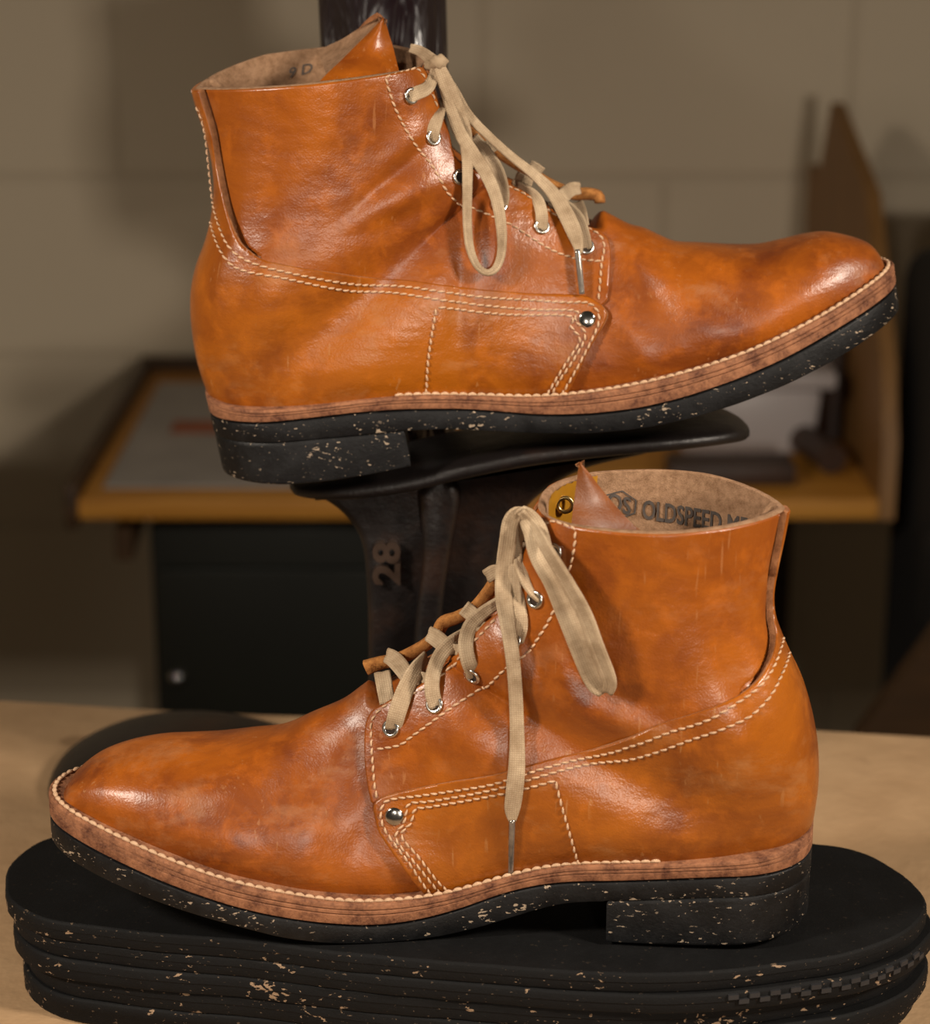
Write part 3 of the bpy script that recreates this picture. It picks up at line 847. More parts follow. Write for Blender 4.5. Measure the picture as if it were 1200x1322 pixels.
DL = dict(dir=-1, yaw=5, pitch=0, O=(.1435, 0, 0), mpp=1/3100., far_rise=.005,
  feather=mm([(0, 41.5), (10, 39.5), (20, 37.8), (38, 35.4), (62, 33.4), (86, 31.6), (97, 30.6), (108, 28.5), (120, 25), (134, 20.5), (145, 16.8), (160, 14), (176, 13.4), (191, 14.6), (203, 16.9), (222, 20.9), (241, 26), (260, 32.3), (280, 39.2), (296, 43.8), (310, 47), (320, 48.5)]),
  black=mm([(0, 30.5), (14, 30), (26, 29.2), (44, 27.9), (61, 26.3), (79, 24.6), (97, 23.3), (108, 21.6), (118, 19), (129, 15.5), (139, 11.2), (149, 7.8), (160, 5), (170, 3.8), (181, 3.6), (203, 6.6), (222, 10.4), (240, 15.6), (260, 22), (280, 28.8), (294, 33.0), (305, 36), (320, 38.5)]),
  bottom=mm([(84, 15.8), (97, 14.8), (107, 12.3), (118, 8), (134, 2.2), (150, -1.9), (165, -3.5), (181, -3.7), (197, -2.6), (216, .6), (228, 4.4), (247, 9.4), (267, 14.8), (287, 20.5), (303, 24.8), (313, 27.5), (320, 29.5)]),
  heeltop=mm([(0, 21.8), (25, 21), (46, 19.6), (67, 17.6), (84, 16.2)]), heel_x=.084, throat=(474, 878), ntop=15,
  heelbot=mm([(0, 2.2), (6, 1.6), (19, 0), (31, -1.3), (45, -2), (67, -2.4), (84, -2.4)]),
  back=[(1009, 656), (1005, 690), (999, 730), (996, 765), (998, 795), (1006, 820), (1018, 848), (1033, 880), (1045, 920), (1052, 960), (1053, 1000), (1049, 1034), (1043, 1058)],
  top=[(698, 652), (683, 678), (668, 706), (655, 735), (630, 768), (600, 796), (570, 820), (540, 842), (515, 858), (495, 868), (478, 878), (464, 888), (440, 905), (400, 923), (360, 943), (320, 950), (280, 955), (240, 956), (200, 956), (160, 961), (128, 971), (104, 988), (95, 1001)],
  pairs=[((1005, 690), (683, 678)), ((999, 730), (665, 712)), ((996, 765), (652, 738)), ((998, 795), (637, 760)), ((1006, 820), (624, 773)), ((1018, 848), (612, 786)), ((1033, 880), (600, 796)), ((1052, 960), (580, 812)), ((1049, 1034), (560, 828))],
  fan=[(.02, .158), (.045, .168), (.07, .177), (.095, .186), (.12, .195), (.15, .205), (.18, .214), (.205, .222), (.228, .232)],
  wback=[.0355, .0345, .033, .0320, .0318, .0322, .033, .0338, .0342, .0345, .034, .0335, .033],
  wrinkles=[(600, 940, 40, 22, -60, 2.0), (690, 850, 45, 12, -70, -2.2), (725, 880, 40, 12, -65, 1.8), (790, 900, 60, 16, -25, -1.6), (770, 925, 60, 12, -15, 1.2), (640, 840, 25, 10, -60, 1.2),
            (455, 960, 60, 14, 75, -3.5), (430, 1000, 60, 16, 70, 1.6), (470, 1090, 40, 16, 60, -1.5), (330, 985, 80, 18, -80, -2.2), (180, 1010, 80, 25, 0, 1.2), (560, 1080, 40, 30, 0, -1.0), (850, 900, 70, 25, 10, -1.2), (985, 935, 26, 26, 0, 1.6), (590, 950, 34, 24, 0, 1.4)],
  eyestay_edge=[(706, 668), (698, 675), (690, 683), (682, 700), (678, 730), (674, 757), (662, 777), (643, 793), (625, 808), (610, 826), (590, 847), (570, 867), (540, 887), (515, 899), (497, 909), (483, 917), (475, 930), (472, 950), (472, 983), (475, 1013), (479, 1035)],
  quarter_back=[(1000, 672), (993, 705), (987, 735), (984, 768), (983, 797), (986, 825), (982, 850), (973, 870), (955, 888)],
  counter_top=[(968, 884), (947, 899), (913, 913), (863, 929), (813, 947), (790, 955), (740, 972), (690, 985), (640, 997), (590, 1005), (540, 1015), (507, 1023), (492, 1028)],
  strip_front=[(1004, 672), (998, 705), (992, 735), (989, 765), (988, 797), (992, 822), (989, 847), (980, 868)],
  counter_front=[(484, 1034), (482, 1042), (485, 1055), (490, 1073), (507, 1100), (530, 1130), (555, 1157), (560, 1163)],
  st_quarter=[[(487, 1030), (484, 1012), (483, 990), (482, 965), (482, 943), (483, 931), (492, 918), (507, 908), (530, 899), (550, 889), (573, 872), (593, 852), (613, 831), (627, 817), (643, 800)],
              [(488, 967), (517, 961), (533, 950), (563, 929), (593, 908), (627, 886), (653, 863), (670, 851), (687, 836), (703, 813), (715, 790), (725, 765), (735, 740), (742, 713), (745, 692), (743, 679), (730, 673), (713, 675), (700, 685)]],
  st_counter=[[(1000, 715), (997, 740), (995, 765), (997, 790), (1001, 815), (995, 845), (985, 870), (970, 890), (945, 908), (913, 926), (863, 942), (813, 957), (797, 963), (740, 980), (690, 993), (640, 1007), (590, 1016), (540, 1024), (507, 1029), (496, 1035), (492, 1048), (497, 1067), (510, 1088), (527, 1110), (547, 1137), (563, 1155)],
              [(1003, 820), (1008, 842), (1000, 870), (987, 898), (970, 918), (955, 928), (924, 940), (874, 956), (817, 973), (773, 981), (707, 997), (657, 1010), (607, 1021), (557, 1030), (530, 1034), (525, 1047), (521, 1060), (512, 1072), (513, 1085), (533, 1108), (553, 1130), (573, 1152)],
              [(717, 1005), (673, 1015), (607, 1028), (557, 1037), (537, 1041), (531, 1058), (518, 1076), (540, 1103), (563, 1130), (587, 1150)],
              [(717, 1006), (723, 1027), (733, 1060), (740, 1083), (747, 1108)]],
  eyelets=[(507, 940), (563, 910), (613, 869), (664, 825), (694, 773), (719, 712)],
  rivet=(510, 1051), welt_st=(.062,),
  far_edge=[(472, 862, -14, 6.5, 25), (490, 856, -14, 5.5, 25), (515, 850, -15, 5, 25), (545, 835, -15, 5, 25), (563, 820, -16, 5, 25), (572, 804, -16, 5.5, 25), (590, 797, -16, 5, 25), (612, 785, -16, 5, 25), (630, 765, -16, 5.5, 25), (642, 745, -16, 5, 25), (655, 722, -15, 4.5, 25), (672, 697, -14, 4, 25)],
  laces=[([(507, 942, 1.6, 6.6), (512, 922, 4.5, 7.2), (522, 893, 5, 7.2, 8), (535, 867, 3, 6.6, 20), (550, 848, -4, 5.5, 40)], 1.5),
         ([(499, 846, -12, 6.5, 10), (508, 851, -7, 7), (518, 862, -1, 7), (527, 876, 0, 6)], 1.5),
         ([(493, 868, -2, 6.8), (496, 885, 1, 6.8), (500, 908, 0.5, 6.4)], 1.5),
         ([(563, 913, 1.6, 6.0), (558, 895, 4.5, 6.2), (558, 875, 5.5, 6.2), (566, 850, 5, 6.2, 10), (580, 832, 2, 6, 20), (598, 818, -5, 5, 40)], 1.5),
         ([(553, 818, -13, 6.5, 10), (563, 824, -8, 7), (573, 833, -2, 6.8), (578, 842, 0, 5.5)], 1.5),
         ([(613, 872, 1.6, 6.0), (605, 855, 4.5, 6.2), (601, 832, 5.5, 6.2), (607, 808, 5, 6, 10), (625, 790, 2, 5.6, 20), (652, 772, -3, 5, 40)], 1.5),
         ([(598, 784, -13, 6.5, 10), (608, 792, -8, 6.5), (617, 802, -2, 6), (622, 812, 0, 5)], 1.5),
         ([(667, 828, 1.6, 5.5), (672, 810, 4, 5.5), (671, 785, 5, 5.2, 20), (666, 760, 3, 5), (662, 735, -4, 5)], 1.5),
         ([(697, 775, 1.6, 3.2, 50), (686, 765, 4, 3.5, 50), (677, 748, 5.5, 5, 40), (672, 725, 4, 6, 20), (676, 700, 0, 6)], 1.5),
         ([(628, 744, -12, 6), (640, 738, -6, 6), (652, 745, 2, 5)], 1.5),
         ([(538, 882, -4, 5), (548, 874, -1, 5), (553, 884, -1.5, 4)], 1.2),
         ([(582, 846, -4, 5), (590, 838, -1, 5), (597, 846, -1.5, 4)], 1.2),
         # free end with aglet
         ([(690, 692, 8, 4, 30), (681, 668, 12, 5, 30), (668, 663, 14, 6, 20), (659, 674, 14, 6.5), (655, 700, 13, 6.8), (651, 735, 12, 7.0), (650, 770, 11, 6.8), (655, 805, 9, 6.2), (661, 845, 8, 5.8), (665, 890, 7, 5.6), (667, 940, 6, 5.8), (667, 985, 6, 6.6), (664, 1020, 6, 7.0), (661, 1045, 6, 6.2), (661, 1060, 6, 3.2)], 1.4),
         # second strand tucked beside it
         ([(672, 672, 9, 5), (666, 700, 9, 5.5), (664, 740, 7.5, 5.2, 15), (667, 780, 5, 4.6, 15), (668, 815, 3, 4)], 1.4),
         # large bow loop
         ([(666, 670, 15, 4, 20), (676, 664, 15, 7, 20), (690, 684, 14, 9.5), (699, 716, 13, 10, 8), (719, 750, 12, 11, 10), (735, 790, 11, 11, 10), (750, 830, 10, 10.5, 10), (764, 866, 8, 10, 5), (774, 884, 7, 9.5), (780, 894, 6.5, 6)], 2.0),
         ([(672, 660, 17, 3.5, 30), (687, 678, 17, 4.5, 35), (706, 709, 16, 5.2, 35), (730, 749, 15, 5.8, 30), (754, 792, 14, 6.2, 30), (770, 835, 12.5, 6.2, 25), (783, 868, 10.5, 6, 20), (787, 884, 9, 5.5, 10), (784, 894, 7.5, 4.5)], 2.0)],
  knots=[(676, 690, 6, 3.2)],
  aglet=[(661, 1058, 6, 2.5), (660, 1090, 5.5, 2.4), (659, 1128, 5, 2.3)],
)
DU = dict(dir=1, yaw=3, pitch=10, O=(-.1130, .15, .1528), mpp=1/2870., far_rise=.008,
  feather=mm([(0, 33.5), (10, 30), (20, 27.5), (41, 25), (61, 23.6), (78, 22.6), (96, 20.2), (116, 16), (143, 10.3), (161, 8.4), (179, 8.3), (200, 9.7), (222, 12.3), (244, 16.2), (267, 22), (284, 27), (297, 31), (307, 34), (320, 37)]),
  black=mm([(0, 23.5), (12, 22.5), (27, 20.5), (46, 19), (67, 17.6), (88, 15), (115, 9.7), (148, 1.2), (169, -1.5), (191, -1.7), (212, .4), (235, 4.6), (257, 9.7), (281, 17), (299, 22.2), (311, 25.5), (320, 28)]),
  bottom=mm([(86, 5.9), (107, 2.6), (127, -2.4), (147, -6.6), (168, -9.8), (190, -10.5), (211, -9.2), (233, -6), (256, -1.5), (280, 4.7), (297, 10), (311, 14.5), (320, 17)]),
  heeltop=mm([(0, 15), (17, 13), (31, 11.2), (52, 9.2), (72, 7.2), (87, 5.9)]), heel_x=.087, throat=(780, 271), ntop=14,
  heelbot=mm([(0, -4), (6, -4.5), (20, -7), (34, -9.3), (48, -10.6), (69, -11.3), (87, -10.9)]),
  back=[(256, 113), (261, 140), (268, 168), (274, 200), (278, 230), (278, 256), (274, 288), (266, 318), (255, 348), (249, 380), (250, 420), (258, 466), (272, 504)],
  top=[(546, 82), (558, 105), (572, 132), (590, 162), (612, 185), (640, 207), (668, 226), (695, 242), (722, 254), (750, 264), (772, 269), (783, 274), (812, 289), (833, 295), (854, 305), (875, 313), (908, 315), (950, 317), (983, 316), (1013, 309), (1042, 301), (1067, 298), (1096, 303), (1117, 311), (1130, 327)],
  pairs=[((261, 140), (553, 95)), ((268, 168), (560, 110)), ((278, 230), (572, 132)), ((274, 288), (590, 162)), ((255, 348), (612, 185)), ((249, 380), (622, 193)), ((250, 420), (633, 202)), ((258, 466), (646, 211))],
  fan=[(.02, .147), (.045, .160), (.07, .171), (.095, .181), (.12, .191), (.15, .203), (.18, .213), (.205, .221), (.228, .232)],
  wback=[.0355, .0350, .034, .033, .0322, .0318, .0322, .033, .0338, .034, .034, .0335, .033],
  wrinkles=[(530, 188, 32, 13, 40, 2.0), (525, 214, 60, 9, 30, -1.8), (545, 242, 50, 13, 20, 2.2), (540, 275, 60, 10, 10, -1.4), (600, 330, 60, 10, 75, -2.0), (570, 300, 40, 16, 40, -1.2), (655, 310, 30, 22, -30, 1.8), (565, 180, 20, 10, 60, 1.0),
            (820, 350, 60, 12, -60, -2.0), (795, 400, 50, 12, -70, 1.5), (840, 420, 40, 14, -70, -1.0), (930, 350, 70, 24, -50, -2.6), (1000, 400, 60, 26, 30, 1.6), (860, 330, 35, 10, -60, 1.2), (345, 405, 28, 24, 0, .8), (480, 300, 60, 22, -10, -.8)],
  eyestay_edge=[(536, 85), (548, 97), (558, 120), (568, 146), (577, 172), (584, 200), (600, 216), (620, 226), (645, 237), (669, 246), (694, 262), (715, 277), (742, 288), (756, 294), (772, 300), (783, 310), (787, 327), (786, 358), (784, 388)],
  quarter_back=[(272, 124), (280, 150), (286, 172), (292, 208), (298, 240), (305, 272), (314, 300), (322, 318), (338, 332)],
  counter_top=[(322, 322), (340, 334), (380, 343), (440, 351), (520, 362), (600, 371), (681, 378), (742, 381), (757, 383), (768, 388)],
  strip_front=[(267, 124), (275, 150), (281, 172), (287, 208), (293, 240), (300, 272), (308, 300), (314, 314)],
  counter_front=[(778, 394), (785, 406), (779, 421), (762, 449), (742, 487), (727, 514), (723, 520)],
  st_quarter=[[(773, 388), (774, 373), (775, 342), (778, 320), (772, 306), (757, 297), (740, 292), (718, 282), (688, 262), (669, 250), (651, 242)],
              [(775, 339), (751, 336), (727, 330), (706, 321), (681, 306), (657, 291), (633, 280), (612, 271), (591, 262), (576, 248), (567, 234), (554, 212), (532, 184), (512, 148), (501, 120), (495, 94), (504, 88), (528, 88), (540, 97), (551, 118), (560, 140)]],
  st_counter=[[(263, 134), (270, 150), (276, 175), (280, 205), (283, 240), (287, 272), (295, 302), (304, 322), (318, 334), (345, 344), (400, 355), (480, 366), (560, 375), (621, 382), (681, 386), (727, 390), (757, 391), (770, 398), (775, 410), (770, 427), (750, 465), (729, 498), (720, 513)],
              [(279, 272), (285, 302), (293, 326), (304, 342), (325, 351), (360, 356), (440, 370), (520, 380), (600, 390), (681, 398), (742, 401), (742, 412), (756, 432), (742, 461), (720, 490), (709, 510)],
              [(564, 395), (651, 404), (733, 407), (737, 421), (749, 438), (735, 461), (715, 490), (701, 512)],
              [(562, 397), (556, 430), (551, 465), (549, 503)]],
  eyelets=[(527, 124), (556, 178), (591, 229), (643, 266), (697, 294), (755, 320)],
  rivet=(758, 412), welt_st=(.085,),
  far_edge=[(774, 262, -12, 4.5, 25), (772, 253, -13, 5, 25), (758, 250, -14, 5.5, 25), (740, 250, -15, 5.5, 25), (715, 240, -15, 4.5, 25), (690, 226, -15, 4.5, 25), (668, 213, -15, 4.5, 25), (645, 198, -15, 4.5, 25), (622, 180, -15, 4.5, 25), (604, 160, -14, 4.5, 25), (588, 138, -13, 4, 25)],
  laces=[([(526, 126, 1.6, 5.8), (538, 120, 4, 6), (551, 114, 6, 5.6), (558, 102, 8, 5), (563, 88, 8, 4.5)], 1.5),
         ([(556, 182, 1.6, 6), (560, 165, 4, 6), (566, 146, 4, 5.6, 20), (571, 128, 2, 4.5, 40)], 1.5),
         ([(648, 268, 1.6, 5), (649, 248, 4, 6, 20), (642, 222, 4, 6.4, 20), (628, 198, 2, 6, 20), (610, 178, -3, 6)], 1.5),
         ([(698, 297, 1.6, 5.6), (699, 278, 4.5, 5.6), (694, 259, 4.5, 5.4, 15), (682, 246, 2, 4.5, 30), (668, 238, -2, 4, 40)], 1.5),
         ([(665, 230, -8, 6.5), (675, 236, -2, 7), (686, 240, 1, 5)], 1.5),
         ([(757, 322, 1.6, 5.2), (753, 302, 4, 5.6), (745, 282, 4, 6, 10), (728, 266, 3, 6, 10), (710, 262, 0, 5, 10)], 1.5),
         ([(748, 243, -10, 5.6), (736, 245, -6, 6.4), (724, 256, 0, 6.4), (713, 268, 1.5, 5.5)], 1.5),
         ([(744, 262, -5, 6.4), (748, 275, 0, 6.6), (753, 292, .5, 5.4)], 1.5),
         ([(622, 193, -3, 5), (632, 188, -2, 5), (638, 196, -1, 4)], 1.2),
         ([(700, 222, -12, 4), (692, 216, -12, 4), (684, 212, -12, 4)], 1.2),
         # tail behind the knot
         ([(530, 62, -6, 4), (542, 66, -2, 4.6), (556, 76, 6, 5.4), (566, 84, 8, 5)], 1.5),
         # bow loop
         ([(567, 86, 9, 5, 10), (576, 108, 10, 6.6), (588, 138, 10, 7), (599, 170, 9, 6.4), (603, 205, 8, 5.2, 20), (603, 245, 7, 4.6, 25), (603, 285, 7, 4.4, 30), (606, 318, 7, 4.2, 35), (615, 342, 7, 3.8, 45), (628, 352, 7, 3.8, 50), (640, 346, 7.5, 4, 40), (647, 326, 8, 4.2, 30), (647, 295, 9, 4.8, 20), (641, 258, 9.5, 5.4, 10), (628, 226, 10, 5.8), (610, 198, 11, 6), (593, 170, 11, 5.6), (582, 142, 10.5, 5), (573, 115, 9, 4), (565, 95, 8, 4)], 1.4),
         # free end
         ([(568, 88, 8, 4), (586, 118, 8, 4.6), (604, 148, 7, 4.4, 20), (630, 175, 6, 4.2, 30), (660, 202, 6, 4.2, 30), (690, 226, 7, 4.6, 20), (714, 250, 8, 6, 5), (731, 278, 8, 7.2), (742, 303, 7, 6.6), (746, 318, 6.5, 4.6), (747, 328, 6, 3)], 1.5)],
  knots=[(566, 80, 8, 3.6), (556, 84, 6, 2.8)],
  aglet=[(745, 322, 6, 2.9), (748, 350, 5.5, 2.8), (751, 380, 5, 2.6)],
)
bootL, rootL = make_boot(DL, 'lace_up_boot', 'tan leather lace-up boot with toe pointing left, standing on the stack of black soles')
bootU, rootU = make_boot(DU, 'lace_up_boot', 'tan leather lace-up boot with toe pointing right, propped on the dark iron cobbler anvil')

# ================================================================== collar details
def surf_px(bt, u, v, far, off):
    loc, i, t = bt.hit(u, v, far)
    return loc, t
def inside_patch(bt, name, poly_px, off, mat, root, text=None):
    pass
def flat_on_inside(bt, name, pts2, faces, mapping, off, mat, root, parent=None):
    V = []; last = None
    for p in pts2:
        u, v = mapping(p); loc, i, t = bt.hit(u, v, True)
        if loc is None: V.append(None); continue
        r = bt.lray(u, v); rn = r/np.linalg.norm(r); V.append(loc-rn*off)
    faces = [f for f in faces if all(V[k] is not None for k in f)]
    ref = next(v for v in V if v is not None)
    used = sorted({k for f in faces for k in f}); rm = {k: i for i, k in enumerate(used)}
    faces = [tuple(rm[k] for k in f) for f in faces]; V = [V[k] for k in used]
    faces = [f for f in faces if max(np.linalg.norm(V[f[a]]-V[f[a-1]]) for a in range(len(f))) < .012]
    o = mesh_obj(name, bt.world(np.array(V)), faces, mat, None, False); fix_parent(o, root); return o
def poly_grid(poly, n=14):
    """fan free triangulation of a px polygon with interior grid"""
    P = resample(np.vstack([poly, poly[:1]]), 3.0)[:-1]
    lo, hi = P.min(0), P.max(0)
    gx, gy = np.meshgrid(np.arange(lo[0], hi[0], 3.0), np.arange(lo[1], hi[1], 3.0)); g = np.stack([gx.ravel(), gy.ravel()], 1)
    vs = [Vector(p) for p in P]+[Vector(p) for p in g]
    ov, oe, of, *_ = geometry.delaunay_2d_cdt(vs, [(i, (i+1) % len(P)) for i in range(len(P))], [], 1, 1e-4)
    return np.array([tuple(v) for v in ov]), [tuple(f) for f in of]
# stamp inside the collar of the lower boot
def stamp(bt, root, txt, org, ex, ey, size, bold=.02, bend=0.0, name='stamp'):
    V, Fc = text_mesh(txt, 1.0, bold)
    def mp(p): return (org[0]+p[0]*ex[0]+p[1]*ey[0], org[1]+p[0]*ex[1]+p[1]*ey[1]+bend*p[0]*p[0])
    return flat_on_inside(bt, name, V, Fc, mp, .0005, M['ink'], root)
stamp(bootL, rootL, 'OLDSPEED MFG', (828, 669), (21.5, 3.0), (1.5, -34), 1, .022, .12)
stamp(bootL, rootL, 'OS', (783, 657), (24, 6.0), (2.0, -31), 1, .02, 0)
hx = np.array([(776, 640), (803, 633), (822, 646), (820, 663), (803, 669), (779, 660)], float)
ring_o = resample(np.vstack([hx, hx[:1]]), 2.0)[:-1]; cc = ring_o.mean(0); ring_i = cc+(ring_o-cc)*.90
n_ = len(ring_o)
flat_on_inside(bootL, 'stamp', np.vstack([ring_o, ring_i]), [(i, (i+1) % n_, n_+(i+1) % n_, n_+i) for i in range(n_)], lambda p: p, .0005, M['ink'], rootL)
stamp(bootU, rootU, '9 D', (371, 101), (21, -5), (3, -19), 1, .01, 0)
# mustard facing on the inside of the far eyestay (lower boot)
P_, F_ = poly_grid(np.array([(690, 668), (696, 648), (706, 624), (718, 610), (738, 606), (772, 607), (770, 628), (765, 660), (760, 690), (700, 700)], float))
fac = flat_on_inside(bootL, 'facing', P_, F_, lambda p: p, .0009, M['mustard'], rootL)
loc, i, t = bootL.hit(729, 651, True)
if loc is not None:
    vw = bootL.co-loc; vw /= np.linalg.norm(vw); nrm_ = vw*.5+np.array([0, .86, 0]); nrm_ /= np.linalg.norm(nrm_)
    V, Fc = ring_mesh(loc+nrm_*.0012+vw*.002, nrm_, .0030, .0009); o = mesh_obj('eyelet', bootL.world(np.array(V)), Fc, M['brass']); fix_parent(o, rootL)
    mb = MB()
    pts = [(704, 640), (708, 628), (718, 618), (732, 614), (746, 613)]
    P3 = []
    for u, v in catmull(pts, 6):
        l, i, t = bootL.hit(u, v, True)
        if l is not None: P3.append(l+vw*.0012)
    P3 = np.array(P3)
    if len(P3) > 3:
        dd = arclen(P3); n = int(dd[-1]/.0033)
        for k in range(n):
            tt = np.linspace((k+.12)*dd[-1]/n, (k+.88)*dd[-1]/n, 4); Q = np.stack([np.interp(tt, dd, P3[:, c]) for c in range(3)], 1)
            V, Fc, uv = strand(Q, .0009, .0009, np.tile(vw, (4, 1)), 1, 6); mb.add(V, Fc)
        o = mesh_obj('facing_stitching', bootL.world(np.array(mb.v)), mb.f, M['thread']); fix_parent(o, rootL)

# tongues : curved leather flaps rising inside the collar
def tongue(bt, root, rows, name='tongue', thick=.0022, mats=('tan', 'flesh', 'cut'), bulge=.004):
    """rows: list of (left px, right px, depth y local left, right, bulge)"""
    nr, nc = 26, 16
    L_ = catmull(np.array([r[0]+(r[2],) for r in rows], float), 8); R_ = catmull(np.array([r[1]+(r[3],) for r in rows], float), 8)
    L_ = resample(L_, arclen(L_)[-1]/nr); R_ = resample(R_, arclen(R_)[-1]/nr)
    n = min(len(L_), len(R_)); g = []
    for k in range(n):
        a = L_[int(k*(len(L_)-1)/(n-1))]; b = R_[int(k*(len(R_)-1)/(n-1))]
        for c in range(nc+1):
            f = c/nc; u, v, y = a*(1-f)+b*f; y += bulge*math.sin(math.pi*f)
            r = bt.lray(u, v); t = (y-bt.co[1])/r[1]; g.append(bt.co+r*t)
    g = np.array(g).reshape(n, nc+1, 3)
    nn = np.cross(np.gradient(g, axis=0), np.gradient(g, axis=1)); nn /= np.linalg.norm(nn, axis=2, keepdims=True)+1e-12
    if nn[..., 1].mean() < 0: nn = -nn
    bck = g-nn*thick; m = nc+1
    V = np.vstack([g.reshape(-1, 3), bck.reshape(-1, 3)]); N_ = n*m
    F1 = grid_faces(n, m); F2 = grid_faces(n, m, N_, True)
    bd = [(i, 0) for i in range(n)]+[(n-1, j) for j in range(1, m)]+[(i, m-1) for i in range(n-2, -1, -1)]+[(0, j) for j in range(m-2, 0, -1)]
    F3 = []
    for k in range(len(bd)):
        a = bd[k][0]*m+bd[k][1]; b = bd[(k+1) % len(bd)][0]*m+bd[(k+1) % len(bd)][1]; F3.append((a, b, b+N_, a+N_))
    o = mesh_obj(name, bt.world(V), F1+F2+F3, [M[q] for q in mats], None, True, [0]*len(F1)+[1]*len(F2)+[2]*len(F3), None, 40)
    fix_parent(o, root)
    bm = bmesh.new(); bm.from_mesh(o.data); bmesh.ops.recalc_face_normals(bm, faces=bm.faces); bm.to_mesh(o.data); bm.free()
    return o
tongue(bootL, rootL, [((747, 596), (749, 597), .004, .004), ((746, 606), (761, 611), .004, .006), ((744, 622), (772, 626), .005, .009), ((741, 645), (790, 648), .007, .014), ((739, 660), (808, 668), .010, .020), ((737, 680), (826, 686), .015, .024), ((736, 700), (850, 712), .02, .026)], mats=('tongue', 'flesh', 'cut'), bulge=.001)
tongue(bootU, rootU, [((493, 23), (496, 23), -.002, -.002), ((480, 38), (502, 44), -.001, -.001), ((460, 58), (507, 60), .002, 0.0), ((440, 78), (511, 76), .006, .004), ((418, 99), (514, 88), .014, .008), ((395, 125), (520, 110), .022, .014)])
tongue(bootU, rootU, [((489, 22), (495, 24), -.006, -.003), ((464, 36), (482, 38), -.014, -.003), ((442, 50), (463, 58), -.022, -.002), ((425, 58), (443, 78), -.026, .002), ((410, 66), (422, 98), -.028, .008)], mats=('flesh', 'tan', 'cut'), bulge=-.004)
# ================================================================== stack of black sole blanks
STZ = -.0040
def blank(name, dz, dx, dy, rot, th, label, tread=False, sx=1.0):
    near_px = [(34, 1095), (12, 1116), (6, 1136), (10, 1160), (50, 1185), (125, 1197), (200, 1206), (300, 1213), (450, 1231), (575, 1242), (700, 1252), (800, 1257), (875, 1257), (950, 1252), (1025, 1242), (1100, 1230), (1165, 1205), (1192, 1180), (1198, 1168), (1188, 1149), (1162, 1126), (1123, 1103), (1085, 1092), (1047, 1088)]
    pts = [on_z(u, v, STZ)[:2] for u, v in near_px]
    # hidden far side, mirrored plump sole outline
    pts += [np.array(p) for p in [(.11, .084), (.05, .091), (-.02, .096), (-.09, .098), (-.15, .091), (-.185, .0790)]]
    P = np.array(pts); P = np.vstack([P, P[:1]]); P = catmull(P, 10); P = resample(P, .0022)[:-1]
    k = np.arange(-5, 6); w = np.exp(-.5*(k/2.2)**2); w /= w.sum(); n = len(P)
    P = sum(w[i]*np.roll(P, -(i-5), 0) for i in range(11))
    c = P.mean(0); a = R(rot); P = (P-c)*[sx, 1]; P = np.stack([P[:, 0]*math.cos(a)-P[:, 1]*math.sin(a), P[:, 0]*math.sin(a)+P[:, 1]*math.cos(a)], 1)+c+[dx, dy]
    e = np.roll(P, -1, 0)-np.roll(P, 1, 0); nr = np.stack([e[:, 1], -e[:, 0]], 1); nr /= np.linalg.norm(nr, axis=1)[:, None]
    if ((P-P.mean(0))*nr).sum() < 0: nr = -nr
    top = STZ+dz; prof = [(0, -.0012), (-.0004, -.0004), (-.0013, 0), (-th*.45, .0002), (-th*.5, -.0002), (-th+.0010, 0), (-th+.0002, -.0004), (-th, -.0014)]
    V = []; rnd = random.Random(int(dz*1e5)+3)
    jag = np.array([rnd.gauss(0, 1) for _ in range(n)]); jag = sum(np.roll(jag, s) for s in range(-3, 4))/7*.0004
    for z, off in prof:
        Q = P+nr*(off+jag)[:, None]
        V += [(q[0], q[1], top+z) for q in Q]
    m = len(prof); Fc = grid_faces(m, n, 0, True, True)
    # caps by triangulation
    for row, flip in ((0, False), (m-1, True)):
        vs = [Vector((V[row*n+i][0], V[row*n+i][1])) for i in range(n)]
        ov, oe, of, *_ = geometry.delaunay_2d_cdt(vs, [(i, (i+1) % n) for i in range(n)], [], 1, 1e-7)
        for f in of: Fc.append(tuple(row*n+i for i in (f[::-1] if flip else f)))
    me_o = mesh_obj(name, V, Fc, M['blank'], None, True, None, None, 40)
    bm = bmesh.new(); bm.from_mesh(me_o.data); bmesh.ops.recalc_face_normals(bm, faces=bm.faces)
    bm.to_mesh(me_o.data); bm.free()
    tag(me_o, label, 'shoe sole', 'stacked black rubber sole blanks')
    if tread:
        mb = MB(); per = P[(P[:, 1] < -.02)]
        d = arclen(P); tot = d[-1]
        idx = [i for i in range(n) if P[i, 1] < P[:, 1].mean()-.01 and .105 < P[i, 0] < .190]
        idx = idx[::2]
        for j, i in enumerate(idx):
            t_ = e[i]/np.linalg.norm(e[i]); c0 = P[i]+nr[i]*.0004
            for rr in (0, 1):
                if (j+rr) % 2: continue
                z1 = top-.0008-rr*.0022; b = [c0-t_*.0021-nr[i]*.003, c0+t_*.0021-nr[i]*.003, c0+t_*.0021+nr[i]*.0006, c0-t_*.0021+nr[i]*.0006]
                Vt = [(q[0], q[1], z1) for q in b]+[(q[0], q[1], z1-.002) for q in b]
                mb.add(Vt, [(0, 1, 2, 3), (7, 6, 5, 4), (0, 4, 5, 1), (1, 5, 6, 2), (2, 6, 7, 3), (3, 7, 4, 0)])
        o = mesh_obj('tread', mb.v, mb.f, M['treadm'], me_o, False)
    return me_o
M['treadm'] = simple_mat('tread_rubber', (.016, .016, .018), .6)
blank('sole_blank', 0, 0, 0, 0, .0085, 'matte black rubber sole blank directly under the left-pointing boot, topmost of the stack')
